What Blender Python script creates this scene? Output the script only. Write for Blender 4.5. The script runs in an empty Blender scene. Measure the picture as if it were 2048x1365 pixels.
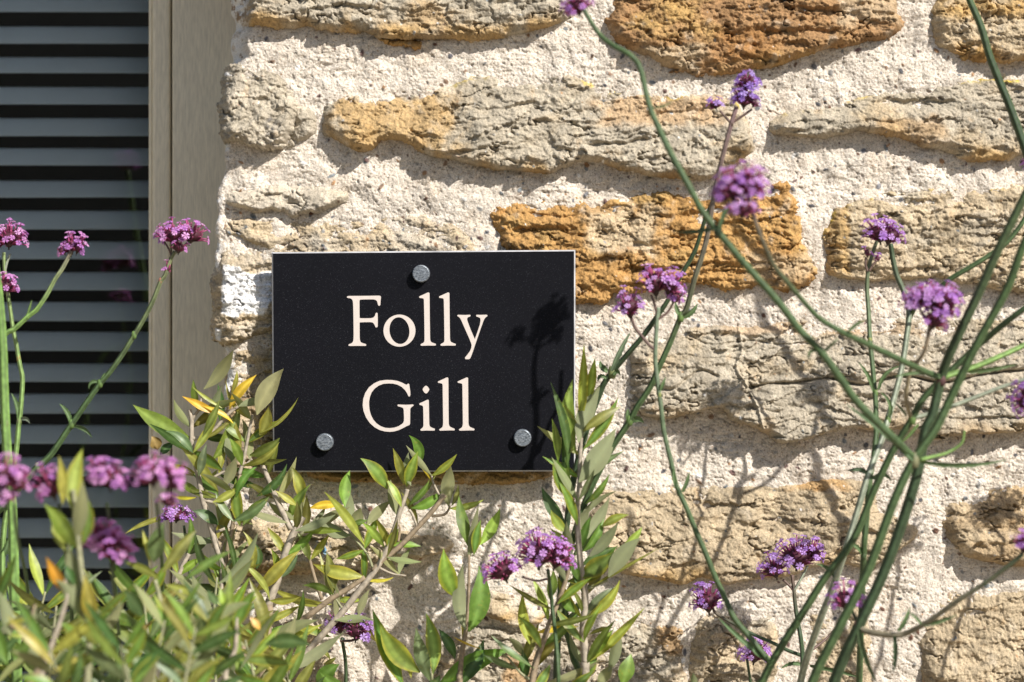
import bpy, bmesh, math, random
import numpy as np
from mathutils import Vector, Matrix
R = math.radians
sc = bpy.context.scene
COL = sc.collection

# ---------------------------------------------------------------- camera, sky, sun, exposure
D = 2.07            # metres from the camera to the mortar face (y = 0)
S = 0.00043         # metres per photograph pixel on that face
ZC = 1.20           # height of the camera
CX, CY = 1024.0, 682.5
cam_d = bpy.data.cameras.new('camera'); cam = bpy.data.objects.new('camera', cam_d); COL.objects.link(cam)
cam.location = (0, -D, ZC); cam.rotation_euler = (R(90), 0, 0)
cam_d.sensor_width = 36; cam_d.lens = 36 * D / (2048 * S)
cam_d.clip_start = 0.02; cam_d.clip_end = 500
cam_d.dof.use_dof = True; cam_d.dof.focus_distance = D - 0.024; cam_d.dof.aperture_fstop = 5.2
sc.camera = cam

TO_SUN = Vector((0.85, -0.90, 1.0)).normalized()
SUN_EL = math.asin(TO_SUN.z); SUN_AZ = math.atan2(TO_SUN.x, TO_SUN.y)
w = bpy.data.worlds.new('World'); sc.world = w; w.use_nodes = True
nt = w.node_tree; nt.nodes.clear()
out = nt.nodes.new('ShaderNodeOutputWorld'); bg = nt.nodes.new('ShaderNodeBackground')
sky = nt.nodes.new('ShaderNodeTexSky'); sky.sky_type = 'NISHITA'; sky.sun_disc = False
sky.sun_elevation = SUN_EL; sky.sun_rotation = SUN_AZ
bg.inputs['Strength'].default_value = 0.122
wb = nt.nodes.new('ShaderNodeMix'); wb.data_type = 'RGBA'; wb.blend_type = 'MULTIPLY'; wb.inputs[0].default_value = 1; wb.inputs[7].default_value = (1.0, .93, .84, 1)   # the photograph's warm white balance
nt.links.new(sky.outputs[0], wb.inputs[6]); nt.links.new(wb.outputs[2], bg.inputs['Color']); nt.links.new(bg.outputs[0], out.inputs[0])
sun_d = bpy.data.lights.new('sun', 'SUN'); sun = bpy.data.objects.new('sun', sun_d); COL.objects.link(sun)
sun_d.energy = 5.2; sun_d.angle = R(0.55); sun_d.color = (1.0, 0.955, 0.895)
sun.rotation_euler = TO_SUN.to_track_quat('Z', 'Y').to_euler(); sun.location = (3, -4, 6)
sc.view_settings.view_transform = 'Standard'; sc.view_settings.look = 'None'
sc.view_settings.exposure = 0.39; sc.view_settings.gamma = 1
sc.cycles.max_bounces = 8; sc.cycles.transparent_max_bounces = 12

# ---------------------------------------------------------------- helpers
def P(px, py, h=0.0):
    """a point standing h metres out from the mortar face, seen at photograph pixel (px, py)"""
    k = S * (D - h) / D
    return Vector(((px - CX) * k, -h, ZC - (py - CY) * k))

def tag(o, label=None, cat=None, group=None, kind=None):
    if label: o['label'] = label
    if cat: o['category'] = cat
    if group: o['group'] = group
    if kind: o['kind'] = kind
    return o

def empty(name, loc=(0, 0, 0)):
    o = bpy.data.objects.new(name, None); COL.objects.link(o); o.location = loc
    o.empty_display_size = 0.05
    return o

def link(name, me, parent=None, mat=None):
    o = bpy.data.objects.new(name, me); COL.objects.link(o)
    if mat: me.materials.append(mat)
    if parent:
        o.parent = parent
        loc = Vector((0, 0, 0)); q = parent
        while q: loc += q.location; q = q.parent
        o.location = -loc
    return o

def np_mesh(name, V, F, col=None, smooth=True):
    """V (n,3) array, F (m,4) quads array"""
    me = bpy.data.meshes.new(name)
    V = np.ascontiguousarray(V, dtype=np.float32); F = np.ascontiguousarray(F, dtype=np.int32)
    me.vertices.add(len(V)); me.vertices.foreach_set('co', V.ravel())
    k = F.shape[1]
    me.loops.add(F.size); me.loops.foreach_set('vertex_index', F.ravel())
    me.polygons.add(len(F)); me.polygons.foreach_set('loop_start', np.arange(0, F.size, k, dtype=np.int32))
    if smooth: me.polygons.foreach_set('use_smooth', np.ones(len(F), dtype=bool))
    if col is not None:
        a = me.color_attributes.new('col', 'FLOAT_COLOR', 'POINT')
        c4 = np.ones((len(V), 4), np.float32); c4[:, :3] = col
        a.data.foreach_set('color', c4.ravel())
    me.update(calc_edges=True)
    return me

class MB:
    """collects faces, builds ONE mesh object"""
    def __init__(s): s.v = []; s.f = []; s.c = []
    def add(s, vs, fs, cs):
        n = len(s.v); s.v += [tuple(v) for v in vs]; s.f += [tuple(i + n for i in f) for f in fs]
        s.c += list(cs) if isinstance(cs, list) else [cs] * len(vs)
    def build(s, name, mat, parent=None, smooth=True):
        me = bpy.data.meshes.new(name); me.from_pydata(s.v, [], s.f); me.update()
        a = me.color_attributes.new('col', 'FLOAT_COLOR', 'POINT')
        a.data.foreach_set('color', np.array([(*c[:3], 1.0) for c in s.c], np.float32).ravel())
        if smooth: me.polygons.foreach_set('use_smooth', [True] * len(me.polygons))
        return link(name, me, parent, mat)

def box(mb, x0, x1, y0, y1, z0, z1, c=(.5, .5, .5)):
    v = [(x, y, z) for z in (z0, z1) for y in (y0, y1) for x in (x0, x1)]
    f = [(0, 2, 3, 1), (4, 5, 7, 6), (0, 1, 5, 4), (2, 6, 7, 3), (0, 4, 6, 2), (1, 3, 7, 5)]
    mb.add(v, f, c)

def catmull(pts, n=6):
    """pts: list of vectors (any length tuple) -> smooth list"""
    A = [np.array(p, float) for p in pts]
    if len(A) < 3: 
        return [A[0] + (A[-1] - A[0]) * t for t in np.linspace(0, 1, n + 1)]
    A = [2 * A[0] - A[1]] + A + [2 * A[-1] - A[-2]]
    o = []
    for i in range(1, len(A) - 2):
        p0, p1, p2, p3 = A[i - 1:i + 3]
        for t in np.linspace(0, 1, n, endpoint=False):
            o.append(.5 * (2 * p1 + (p2 - p0) * t + (2 * p0 - 5 * p1 + 4 * p2 - p3) * t * t + (3 * p1 - p0 - 3 * p2 + p3) * t ** 3))
    o.append(A[-2])
    return o

def tube(mb, pts, radii, cols, sides=8, square=0.0, cap=True, ridge_light=None):
    """swept tube through world points"""
    P_ = [Vector(p) for p in pts]; n = len(P_)
    N = None; rings = []; cc = []
    for i in range(n):
        T = (P_[min(i + 1, n - 1)] - P_[max(i - 1, 0)])
        if T.length < 1e-9: T = Vector((0, 0, 1))
        T.normalize()
        if N is None:
            N = T.cross(Vector((0.3, 1, 0.1))).normalized()
        N = (N - T * N.dot(T)).normalized(); B = T.cross(N)
        r = radii[i] if hasattr(radii, '__len__') else radii
        c = cols[i] if isinstance(cols, list) else cols
        for k in range(sides):
            a = 2 * math.pi * k / sides
            rr = r * (1 + square * math.cos(4 * a))
            rings.append(P_[i] + (N * math.cos(a) + B * math.sin(a)) * rr)
            if ridge_light and (k % 2 == 0): cc.append(tuple(min(1, x * ridge_light) for x in c))  # alternate edges lightened, a highlight painted along the stem ridges
            else: cc.append(c)
    fs = []
    for i in range(n - 1):
        for k in range(sides):
            a = i * sides + k; b = i * sides + (k + 1) % sides
            fs.append((a, b, b + sides, a + sides))
    if cap:
        fs.append(tuple(range(sides - 1, -1, -1))); fs.append(tuple((n - 1) * sides + k for k in range(sides)))
    mb.add(rings, fs, cc)

# ---------------------------------------------------------------- numpy noise
def _hash(ix, iy, seed):
    h = (ix.astype(np.uint32) * np.uint32(374761393) + iy.astype(np.uint32) * np.uint32(668265263) + np.uint32((seed * 974711 + 12345) & 0xffffffff))
    h = (h ^ (h >> np.uint32(13))) * np.uint32(1274126177)
    h = h ^ (h >> np.uint32(16))
    return h
def gn(x, y, seed=0):
    x = np.asarray(x, np.float64); y = np.asarray(y, np.float64)
    xi = np.floor(x).astype(np.int64); yi = np.floor(y).astype(np.int64); xf = x - xi; yf = y - yi
    u = xf ** 3 * (xf * (xf * 6 - 15) + 10); v = yf ** 3 * (yf * (yf * 6 - 15) + 10)
    def g(dx, dy):
        a = _hash((xi + dx) & 0xffffffff, (yi + dy) & 0xffffffff, seed).astype(np.float64) * (2 * np.pi / 4294967296.0)
        return np.cos(a) * (xf - dx) + np.sin(a) * (yf - dy)
    n0 = g(0, 0) * (1 - u) + g(1, 0) * u; n1 = g(0, 1) * (1 - u) + g(1, 1) * u
    return (n0 * (1 - v) + n1 * v) * 1.5
def fbm(x, y, scale, octs=4, seed=0, gain=.5, sx=1.0):
    o = 0; a = 1.0; f = 1.0 / scale; tot = 0
    for k in range(octs):
        o = o + a * gn(x * f * sx, y * f, seed + k * 17); tot += a; a *= gain; f *= 2.03
    return o / tot
def facets(x, y, sx, sy, seed):
    """broken rock planes: every cell of a jittered lattice is a small tilted plane"""
    u = x / sx; v = y / sy; ui = np.floor(u).astype(np.int64); vi = np.floor(v).astype(np.int64); best = np.full(u.shape, 1e9); val = np.zeros(u.shape)
    def rnd(cx, cy, k): return _hash(cx & 0xffffffff, cy & 0xffffffff, seed + k).astype(np.float64) / 4294967296.0
    for dx in (-1, 0, 1):
        for dy in (-1, 0, 1):
            cx, cy = ui + dx, vi + dy; px = cx + rnd(cx, cy, 1); py = cy + rnd(cx, cy, 2); du = u - px; dv = v - py; d = du * du + dv * dv; m = d < best
            h = (rnd(cx, cy, 3) - .5) * .9 + du * (rnd(cx, cy, 4) - .5) * 1.3 + dv * (rnd(cx, cy, 5) - .35) * 1.6
            best = np.where(m, d, best); val = np.where(m, h, val)
    return val
def sstep(a, b, x):
    t = np.clip((x - a) / (b - a), 0, 1); return t * t * (3 - 2 * t)

# ---------------------------------------------------------------- materials
def new_mat(name):
    m = bpy.data.materials.new(name); m.use_nodes = True
    t = m.node_tree; b = t.nodes['Principled BSDF']
    return m, t, b
def nd(t, kind, **kw):
    n = t.nodes.new(kind)
    for k, v in kw.items():
        if k in n.inputs.keys(): n.inputs[k].default_value = v
        else: setattr(n, k, v)
    return n
def mul_noise(t, colsock, scale, lo, hi, stretch=None, detail=4):
    """multiply a colour by a procedural noise between lo and hi"""
    tc = nd(t, 'ShaderNodeTexCoord'); src = tc.outputs['Object']
    if stretch:
        mp = nd(t, 'ShaderNodeMapping'); mp.inputs['Scale'].default_value = stretch
        t.links.new(src, mp.inputs[0]); src = mp.outputs[0]
    nz = nd(t, 'ShaderNodeTexNoise', Scale=scale, Detail=detail); t.links.new(src, nz.inputs['Vector'])
    mr = nd(t, 'ShaderNodeMapRange'); mr.inputs[1].default_value = .3; mr.inputs[2].default_value = .7
    mr.inputs[3].default_value = lo; mr.inputs[4].default_value = hi
    t.links.new(nz.outputs[0], mr.inputs[0])
    mx = nd(t, 'ShaderNodeMix', data_type='RGBA', blend_type='MULTIPLY'); mx.inputs[0].default_value = 1
    t.links.new(colsock, mx.inputs[6]); t.links.new(mr.outputs[0], mx.inputs[7])
    return mx.outputs[2], nz, src
def rock_mat(name, rough, bump, bscale):
    m, t, b = new_mat(name)
    at = nd(t, 'ShaderNodeVertexColor', layer_name='col')
    c, nz, src = mul_noise(t, at.outputs[0], 900, .72, 1.22, detail=5)
    t.links.new(c, b.inputs['Base Color']); b.inputs['Roughness'].default_value = rough
    b.inputs['Specular IOR Level'].default_value = .25
    n2 = nd(t, 'ShaderNodeTexNoise', Scale=bscale, Detail=6, Roughness=.65); t.links.new(src, n2.inputs['Vector'])
    bp = nd(t, 'ShaderNodeBump', Strength=bump, Distance=.002); t.links.new(n2.outputs[0], bp.inputs['Height'])
    t.links.new(bp.outputs[0], b.inputs['Normal'])
    return m
M_STONE = rock_mat('sandstone', .9, .8, 420)
M_MORTAR = rock_mat('lime_mortar', .95, .7, 500)

def plant_mat(name, rough=.5, trans=.2, spec=.4, under=None, vary=(.8, 1.2), scale=120):
    m, t, b = new_mat(name)
    at = nd(t, 'ShaderNodeVertexColor', layer_name='col'); c = at.outputs[0]
    c, nz, src = mul_noise(t, c, scale, *vary)
    b.inputs['Roughness'].default_value = rough; b.inputs['Specular IOR Level'].default_value = spec
    if under:
        nb = nd(t, 'ShaderNodeTexNoise', Scale=300, Detail=4, Roughness=.7); t.links.new(src, nb.inputs['Vector'])
        rs_ = nd(t, 'ShaderNodeMapRange'); rs_.inputs[1].default_value = .60; rs_.inputs[2].default_value = .72; rs_.inputs[3].default_value = 0; rs_.inputs[4].default_value = .55; t.links.new(nb.outputs[0], rs_.inputs[0])
        ms_ = nd(t, 'ShaderNodeMix', data_type='RGBA'); ms_.inputs[7].default_value = (.40, .31, .05, 1); t.links.new(rs_.outputs[0], ms_.inputs[0]); t.links.new(c, ms_.inputs[6]); c = ms_.outputs[2]
        bpl = nd(t, 'ShaderNodeBump', Strength=.25, Distance=.001); t.links.new(nz.outputs[0], bpl.inputs['Height']); t.links.new(bpl.outputs[0], b.inputs['Normal'])
    if under:
        geo = nd(t, 'ShaderNodeNewGeometry')
        mx = nd(t, 'ShaderNodeMix', data_type='RGBA'); mx.inputs[7].default_value = (*under, 1)
        mm = nd(t, 'ShaderNodeMath', operation='MULTIPLY'); mm.inputs[1].default_value = .72
        t.links.new(geo.outputs['Backfacing'], mm.inputs[0]); t.links.new(mm.outputs[0], mx.inputs[0])
        t.links.new(c, mx.inputs[6]); c = mx.outputs[2]
        rr = nd(t, 'ShaderNodeMapRange'); rr.inputs[3].default_value = rough; rr.inputs[4].default_value = .75
        t.links.new(geo.outputs['Backfacing'], rr.inputs[0]); t.links.new(rr.outputs[0], b.inputs['Roughness'])
    t.links.new(c, b.inputs['Base Color'])
    if trans > 0:
        tr = nd(t, 'ShaderNodeBsdfTranslucent'); 
        br = nd(t, 'ShaderNodeMix', data_type='RGBA', blend_type='MULTIPLY'); br.inputs[0].default_value = 1
        br.inputs[7].default_value = (1.25, 1.25, .6, 1) if under else (1.1, 1.0, 1.1, 1)
        t.links.new(at.outputs[0], br.inputs[6]); t.links.new(br.outputs[2], tr.inputs[0])
        mix = nd(t, 'ShaderNodeMixShader'); mix.inputs[0].default_value = trans
        o = t.nodes['Material Output']
        t.links.new(b.outputs[0], mix.inputs[1]); t.links.new(tr.outputs[0], mix.inputs[2]); t.links.new(mix.outputs[0], o.inputs[0])
    return m
M_LEAF = plant_mat('olive_leaf', .42, .3, .45, under=(.30, .31, .17), vary=(.7, 1.25), scale=160)
M_VLEAF = plant_mat('verbena_leaf', .6, .2, .3)
M_STEM = plant_mat('verbena_stem', .55, 0, .35, vary=(.7, 1.3), scale=220)
M_TWIG = plant_mat('olive_twig', .85, 0, .2, vary=(.65, 1.25), scale=260)
M_PETAL = plant_mat('verbena_petal', .6, .35, .2, vary=(.88, 1.1), scale=300)
M_CALYX = plant_mat('verbena_calyx', .6, .15, .3, vary=(.7, 1.25), scale=400)

def flat_mat(name, col, rough=.5, spec=.5, noise=None, bump=None, metal=0):
    m, t, b = new_mat(name)
    rgb = nd(t, 'ShaderNodeRGB'); rgb.outputs[0].default_value = (*col, 1); c = rgb.outputs[0]
    src = None
    if noise:
        c, nz, src = mul_noise(t, c, *noise)
    t.links.new(c, b.inputs['Base Color'])
    b.inputs['Roughness'].default_value = rough; b.inputs['Specular IOR Level'].default_value = spec; b.inputs['Metallic'].default_value = metal
    if bump and noise:
        bp = nd(t, 'ShaderNodeBump', Strength=bump, Distance=.0006); t.links.new(nz.outputs[0], bp.inputs['Height']); t.links.new(bp.outputs[0], b.inputs['Normal'])
    return m
# ---------------------------------------------------------------- the ground, and an added unseen bank that keeps the glass reflection dark
def ground():
    ys = [8, 3, .4, .0, -.5, -1.2, -2, -3.5, -5.2, -6.4, -7.6, -9, -14, -40, -250]
    zs = [0, 0, 0, 0, 0, 0, 0, .02, .25, 1.4, 2.6, 3.1, 3.3, 3.3, 3.3]
    xs = np.array([-250, -60, -20, -10, -6, -4, -3, -2, -1, 0, 1, 2, 3, 4, 6, 10, 20, 60, 250.])
    V = []; 
    for y, z in zip(ys, zs):
        for x in xs: V.append((x, y, z * (1 + .12 * math.sin(x * .9 + y)) if z > .1 else z))
    n = len(xs); F = [(i * n + j + 1, i * n + j, (i + 1) * n + j, (i + 1) * n + j + 1) for i in range(len(ys) - 1) for j in range(n - 1)]
    F = [f[::-1] for f in F]
    c = [((.36, .31, .24) if v[1] > -2.2 else (.014, .015, .009)) for v in V]
    me = np_mesh('ground', np.array(V), np.array(F), np.array(c), smooth=True)
    m, t, b = new_mat('gravel_and_grass')
    at = nd(t, 'ShaderNodeVertexColor', layer_name='col'); cc, nz, s = mul_noise(t, at.outputs[0], 14, .5, 1.5, detail=8)
    t.links.new(cc, b.inputs['Base Color']); b.inputs['Roughness'].default_value = .95
    tag(link('ground', me, None, m), kind='structure')
ground()

# ---------------------------------------------------------------- the stone wall
# outlines in photograph pixels on the mortar face
EDGE = [(-700, 440), (-100, 430), (0, 452), (44, 456), (62, 452), (90, 447), (130, 447), (200, 450), (288, 449), (330, 447), (370, 440), (400, 432),
        (440, 430), (500, 432), (640, 436), (693, 447), (720, 449), (760, 450), (820, 446), (950, 441), (1000, 446), (1150, 450), (1250, 446), (1365, 450), (1500, 446), (3300, 446)]
def edge_x(y): return np.interp(y, [e[0] for e in EDGE], [e[1] for e in EDGE])
EDGE_R = [(-700, 8), (-60, 16), (20, 60), (110, 46), (170, 14), (300, 14), (690, 12), (740, 26), (900, 22), (1000, 14), (3300, 14)]

SAND = np.array((.48, .385, .255)); GREY = np.array((.42, .367, .28)); PALE = np.array((.58, .51, .405)); ORNG = np.array((.46, .265, .095))
RUST = np.array((.33, .165, .055)); BRWN = np.array((.36, .265, .155)); YELL = np.array((.60, .43, .03)); WHITE = np.array((.78, .77, .75)); GOLD = np.array((.47, .30, .115))

# poly, bulge mm, tilt mm (fuller towards its foot), edge px, strata mm, (main colour, patch colour, patch share), foot colour or None, label
STONES = [
 dict(p=[(436, -90), (452, 20), (500, 52), (513, 51), (560, 61), (619, 56), (663, 67), (728, 68), (776, 79), (837, 80), (895, 82), (960, 83), (1000, 80), (1061, 66), (1113, 51), (1150, 34), (1163, 0), (1168, -60), (1120, -110), (800, -130), (560, -120)],
      b=17, t=7, e=26, s=3.2, c=(BRWN * 1.22, GREY, .45), foot=GOLD, corner=1, l='long brown stone across the top with a golden lower edge'),
 dict(p=[(1222, -30), (1205, 44), (1219, 75), (1260, 109), (1301, 120), (1328, 140), (1376, 147), (1427, 150), (1506, 142), (1533, 144), (1568, 130), (1630, 108), (1691, 96), (1773, 79), (1800, 65), (1809, 41), (1797, 17), (1788, -30), (1700, -110), (1500, -130), (1300, -110)],
      b=15, t=4, e=24, s=3.8, c=(GOLD * .95, np.array((.35, .205, .095)), .42), foot=None, rough=1.5, mask=[(1230, 90, 1420, 150, SAND, .7), (1650, -20, 1820, 60, SAND * 1.02, .6), (1420, 60, 1560, 130, RUST * 1.05, .7)], l='rust and orange pitted stone at the top'),
 dict(p=[(1867, -40), (1853, 27), (1858, 68), (1857, 85), (1882, 106), (1910, 118), (1978, 124), (2048, 124), (2140, 120), (2230, 90), (2240, -20), (2150, -90), (1950, -95)],
      b=13, t=3, e=18, s=2, c=(GOLD, SAND, .4), foot=ORNG, rough=1.4, l='golden stone in the upper corner'),
 dict(p=[(444, 137), (468, 126), (520, 137), (578, 157), (594, 191), (600, 226), (592, 256), (578, 291), (554, 302), (513, 297), (479, 287), (443, 284), (434, 239), (436, 171)],
      b=19, t=5, e=26, s=1.2, c=(PALE * .9, GREY, .4), foot=None, rough=1.7, corner=1, l='lumpy pale corner stone with a black streak'),
 dict(p=[(583, 205), (612, 214), (632, 225), (640, 258), (628, 276), (600, 290), (572, 296), (585, 250)], b=7, t=3, e=16, s=.8, c=(PALE * .85, GREY, .4), foot=None, l=None),
 dict(p=[(651, 188), (708, 181), (776, 178), (844, 174), (906, 167), (947, 152), (1015, 154), (1066, 150), (1079, 143), (1137, 147), (1191, 171), (1239, 178), (1294, 186), (1342, 191), (1444, 188), (1478, 205), (1506, 246), (1513, 301), (1502, 310), (1444, 355), (1393, 362), (1330, 358), (1246, 342), (1191, 325), (1147, 328), (1092, 352), (1034, 347), (1000, 342), (960, 336), (933, 330), (872, 318), (834, 301), (803, 284), (762, 280), (742, 304), (708, 304), (680, 284), (643, 273), (632, 253), (641, 222)],
      b=12, t=11, e=20, s=3.6, c=(SAND, GREY, .55), foot=GOLD * .95, lich=.7, mask=[(640, 180, 930, 330, GOLD, .75), (1180, 185, 1480, 260, ORNG * 1.05 + .06, .6), (960, 250, 1520, 370, GREY * 1.04, .8)], l='long layered stone above the sign, gold at one end'),
 dict(p=[(1534, 253), (1541, 236), (1602, 218), (1647, 212), (1691, 198), (1773, 177), (1858, 164), (1927, 157), (2046, 158), (2140, 160), (2210, 200), (2200, 270), (2120, 305), (2048, 308), (2005, 322), (1957, 326), (1910, 315), (1875, 304), (1834, 290), (1793, 276), (1746, 270), (1722, 263), (1671, 273), (1609, 283), (1555, 281), (1540, 270)],
      b=12, t=10, e=18, s=4.2, c=(SAND * .97, GREY, .45), foot=GOLD, lich=.9, mask=[(1720, 235, 1900, 300, ORNG * .9, .5)], l='wedge shaped layered stone with yellow lichen along its top'),
 dict(p=[(444, 392), (470, 382), (533, 374), (581, 368), (649, 372), (690, 384), (700, 395), (687, 407), (649, 424), (615, 430), (581, 434), (547, 420), (512, 427), (478, 421), (445, 411), (437, 400)],
      b=9, t=8, e=14, s=1.6, c=(GREY * 1.12, PALE, .4), foot=None, l='thin grey ledge stone'),
 dict(p=[(440, 446), (476, 438), (520, 440), (600, 441), (680, 437), (760, 430), (850, 428), (900, 442), (935, 466), (958, 492), (950, 530), (800, 540), (560, 540), (530, 500), (480, 476), (445, 470)],
      b=5, t=1, e=20, s=.5, c=(PALE * .9, SAND, .3), foot=None, pebble=1, rough=.8, l='smooth pebbly stone over the sign'),
 dict(p=[(977, 417), (988, 407), (1032, 405), (1061, 403), (1113, 403), (1171, 388), (1239, 394), (1290, 384), (1342, 382), (1427, 390), (1513, 388), (1547, 364), (1575, 362), (1592, 378), (1606, 410), (1611, 440), (1609, 473), (1627, 520), (1640, 548), (1612, 572), (1572, 590), (1540, 578), (1485, 580), (1452, 583), (1415, 569), (1393, 565), (1334, 577), (1276, 587), (1228, 590), (1210, 605), (1173, 608), (1120, 612), (1060, 600), (1020, 550), (1000, 490), (985, 450)],
      b=12, t=6, e=18, s=4.4, c=(GOLD * 1.05, ORNG * .95, .45), foot=ORNG * .8, rough=1.5, mask=[(1160, 410, 1330, 520, SAND * 1.1, .85), (1400, 390, 1610, 520, ORNG * .95, .7), (1480, 500, 1640, 590, SAND, .6), (1100, 395, 1250, 430, ORNG * .8, .6)], l='bright orange stone beside the sign'),
 dict(p=[(1643, 480), (1647, 462), (1661, 429), (1678, 408), (1746, 389), (1797, 379), (1910, 372), (2048, 370), (2160, 372), (2230, 400), (2250, 500), (2200, 570), (2048, 583), (2013, 583), (1958, 572), (1903, 565), (1866, 557), (1793, 561), (1720, 568), (1661, 557), (1640, 546), (1650, 510)],
      b=13, t=5, e=18, s=3.6, c=(GREY, SAND, .5), foot=None, lich=.8, rough=1.4, mask=[(1640, 400, 1700, 560, GOLD, .8)], l='big grey stone at the right with diagonal ridges'),
 dict(p=[(428, 499), (447, 475), (476, 473), (513, 492), (545, 504), (580, 520), (590, 600), (570, 655), (546, 664), (513, 675), (476, 686), (440, 692), (421, 678), (417, 638), (420, 605), (417, 565), (424, 528)],
      b=15, t=5, e=26, s=1.5, c=(PALE * .92, SAND, .3), foot=None, corner=1, rough=1.4, white=[(447, 530), (480, 535), (500, 550), (545, 540), (548, 600), (530, 632), (490, 626), (470, 640), (447, 628), (445, 580)], l='corner stone patched with white paint'),
 dict(p=[(449, 705), (500, 690), (570, 680), (620, 700), (620, 930), (570, 955), (500, 957), (455, 935), (446, 860), (447, 780)],
      b=8, t=4, e=22, s=1.5, c=(BRWN, SAND, .4), foot=None, corner=1, l='brown corner stone behind the olive leaves'),
 dict(p=[(640, 700), (1100, 640), (1120, 920), (1105, 962), (900, 970), (640, 962), (610, 930)], b=4, t=6, e=16, s=2, c=(BRWN, GOLD * .8, .4), foot=None, l='brown stone behind the foot of the sign'),
 dict(p=[(1261, 719), (1257, 696), (1276, 678), (1356, 655), (1430, 650), (1500, 652), (1610, 636), (1720, 636), (1793, 634), (1866, 628), (1940, 638), (2048, 638), (2160, 640), (2230, 680), (2240, 780), (2180, 850), (2048, 862), (1976, 873), (1940, 866), (1866, 881), (1815, 862), (1756, 862), (1701, 855), (1646, 870), (1600, 882), (1565, 888), (1521, 866), (1488, 848), (1459, 840), (1441, 815), (1375, 830), (1320, 841), (1262, 833), (1256, 800), (1258, 760)],
      b=17, t=9, e=14, s=2.6, c=(SAND * .97, GREY, .55), foot=BRWN * 1.2, crack=1, mask=[(1380, 640, 1900, 672, ORNG * .9 + .1, .5)], l='largest stone, wide and split by a level crack, beside the sign'),
 dict(p=[(1190, 985), (1216, 979), (1253, 983), (1326, 972), (1399, 966), (1510, 972), (1583, 970), (1675, 955), (1722, 962), (1752, 982), (1762, 1022), (1803, 1030), (1838, 1055), (1836, 1074), (1803, 1099), (1766, 1121), (1741, 1143), (1711, 1137), (1686, 1128), (1620, 1137), (1576, 1154), (1521, 1158), (1455, 1169), (1400, 1156), (1363, 1169), (1308, 1158), (1253, 1154), (1210, 1130), (1180, 1080), (1176, 1030)],
      b=14, t=9, e=18, s=1.5, c=(SAND * 1.06, SAND * .92, .45), foot=GOLD * .9, holes=1, rough=.6, mask=[(1560, 950, 1700, 985, ORNG, .7)], l='smooth tan stone with a few worm holes below the largest stone'),
 dict(p=[(1880, 997), (1913, 986), (1968, 975), (2048, 969), (2150, 970), (2210, 1030), (2190, 1110), (2100, 1135), (2048, 1135), (1986, 1129), (1931, 1119), (1905, 1098), (1887, 1070), (1876, 1037)],
      b=17, t=4, e=34, s=2.4, c=(SAND * .95, BRWN * 1.2, .4), foot=None, l='rounded brown stone in dappled shade at the right'),
 dict(p=[(1847, 1217), (1865, 1195), (1895, 1184), (1949, 1180), (2048, 1173), (2160, 1176), (2220, 1240), (2210, 1480), (2000, 1500), (1860, 1490), (1846, 1380), (1842, 1323), (1829, 1286)],
      b=16, t=2, e=26, s=1.2, c=(SAND * 1.06, SAND * .92, .4), foot=None, vert=1, rough=.75, l='big sandy block in the lower corner'),
 dict(p=[(1620, 1232), (1656, 1210), (1720, 1215), (1742, 1250), (1748, 1380), (1700, 1470), (1630, 1460), (1612, 1380)],
      b=9, t=2, e=22, s=1, c=(SAND, SAND * .9, .4), foot=None, vert=1, rough=.75, l='narrow sandy stone behind the thick stems'),
 dict(p=[(1390, 1240), (1420, 1226), (1500, 1218), (1552, 1236), (1560, 1300), (1545, 1420), (1390, 1440), (1376, 1330)],
      b=10, t=2, e=20, s=1.3, c=(GREY * 1.02, SAND, .4), foot=None, l='shaded grey stone behind the small lower flowers'),
 dict(p=[(415, 1072), (437, 1048), (484, 1037), (546, 1043), (620, 1050), (700, 1040), (790, 1052), (850, 1062), (905, 1075), (912, 1090), (876, 1112), (821, 1121), (766, 1120), (730, 1130), (675, 1142), (605, 1146), (546, 1146), (473, 1154), (437, 1124), (424, 1100)],
      b=13, t=12, e=20, s=2.4, c=(PALE * .9, SAND, .5), foot=GOLD * .85, corner=1, rough=1.4, blue=1, l='pale stone under the sign with a smear of blue paint'),
 dict(p=[(940, 1190), (985, 1180), (1040, 1196), (1100, 1231), (1080, 1246), (1033, 1250), (980, 1236), (935, 1222)], b=8, t=7, e=12, s=2, c=(SAND, PALE, .4), foot=GOLD, l='small sandy stone between the olive shoots'),
 dict(p=[(850, 1290), (870, 1262), (950, 1252), (1026, 1262), (1100, 1258), (1200, 1246), (1300, 1250), (1366, 1256), (1372, 1330), (1360, 1450), (1100, 1470), (860, 1460)],
      b=10, t=4, e=18, s=2.8, c=(SAND * .97, GREY, .45), foot=None, rough=1.6, mask=[(1000, 1300, 1080, 1380, ORNG, .6), (1310, 1240, 1380, 1310, ORNG * .8, .7)], l='ragged stone along the bottom behind the olive'),
 dict(p=[(470, 1240), (560, 1215), (650, 1228), (640, 1290), (690, 1330), (660, 1440), (480, 1440), (449, 1320)], b=9, t=3, e=18, s=1.5, c=(PALE * .85, SAND, .4), foot=None, corner=1, l=None),
 dict(p=[(745, 74), (790, 78), (845, 84), (842, 100), (820, 97), (780, 92)], b=4, t=2, e=8, s=.5, c=(ORNG, GOLD, .4), foot=None, l=None),
]

def densify(poly, n=5):
    A = [np.array(p, float) for p in poly]; N = len(A); o = []
    for i in range(N):
        p0, p1, p2, p3 = A[i - 1], A[i], A[(i + 1) % N], A[(i + 2) % N]
        for t in np.linspace(0, 1, n, endpoint=False):
            c = .5 * (2 * p1 + (p2 - p0) * t + (2 * p0 - 5 * p1 + 4 * p2 - p3) * t * t + (3 * p1 - p0 - 3 * p2 + p3) * t ** 3)
            l = p1 + (p2 - p1) * t
            o.append(.6 * c + .4 * l)
    return np.array(o)

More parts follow.
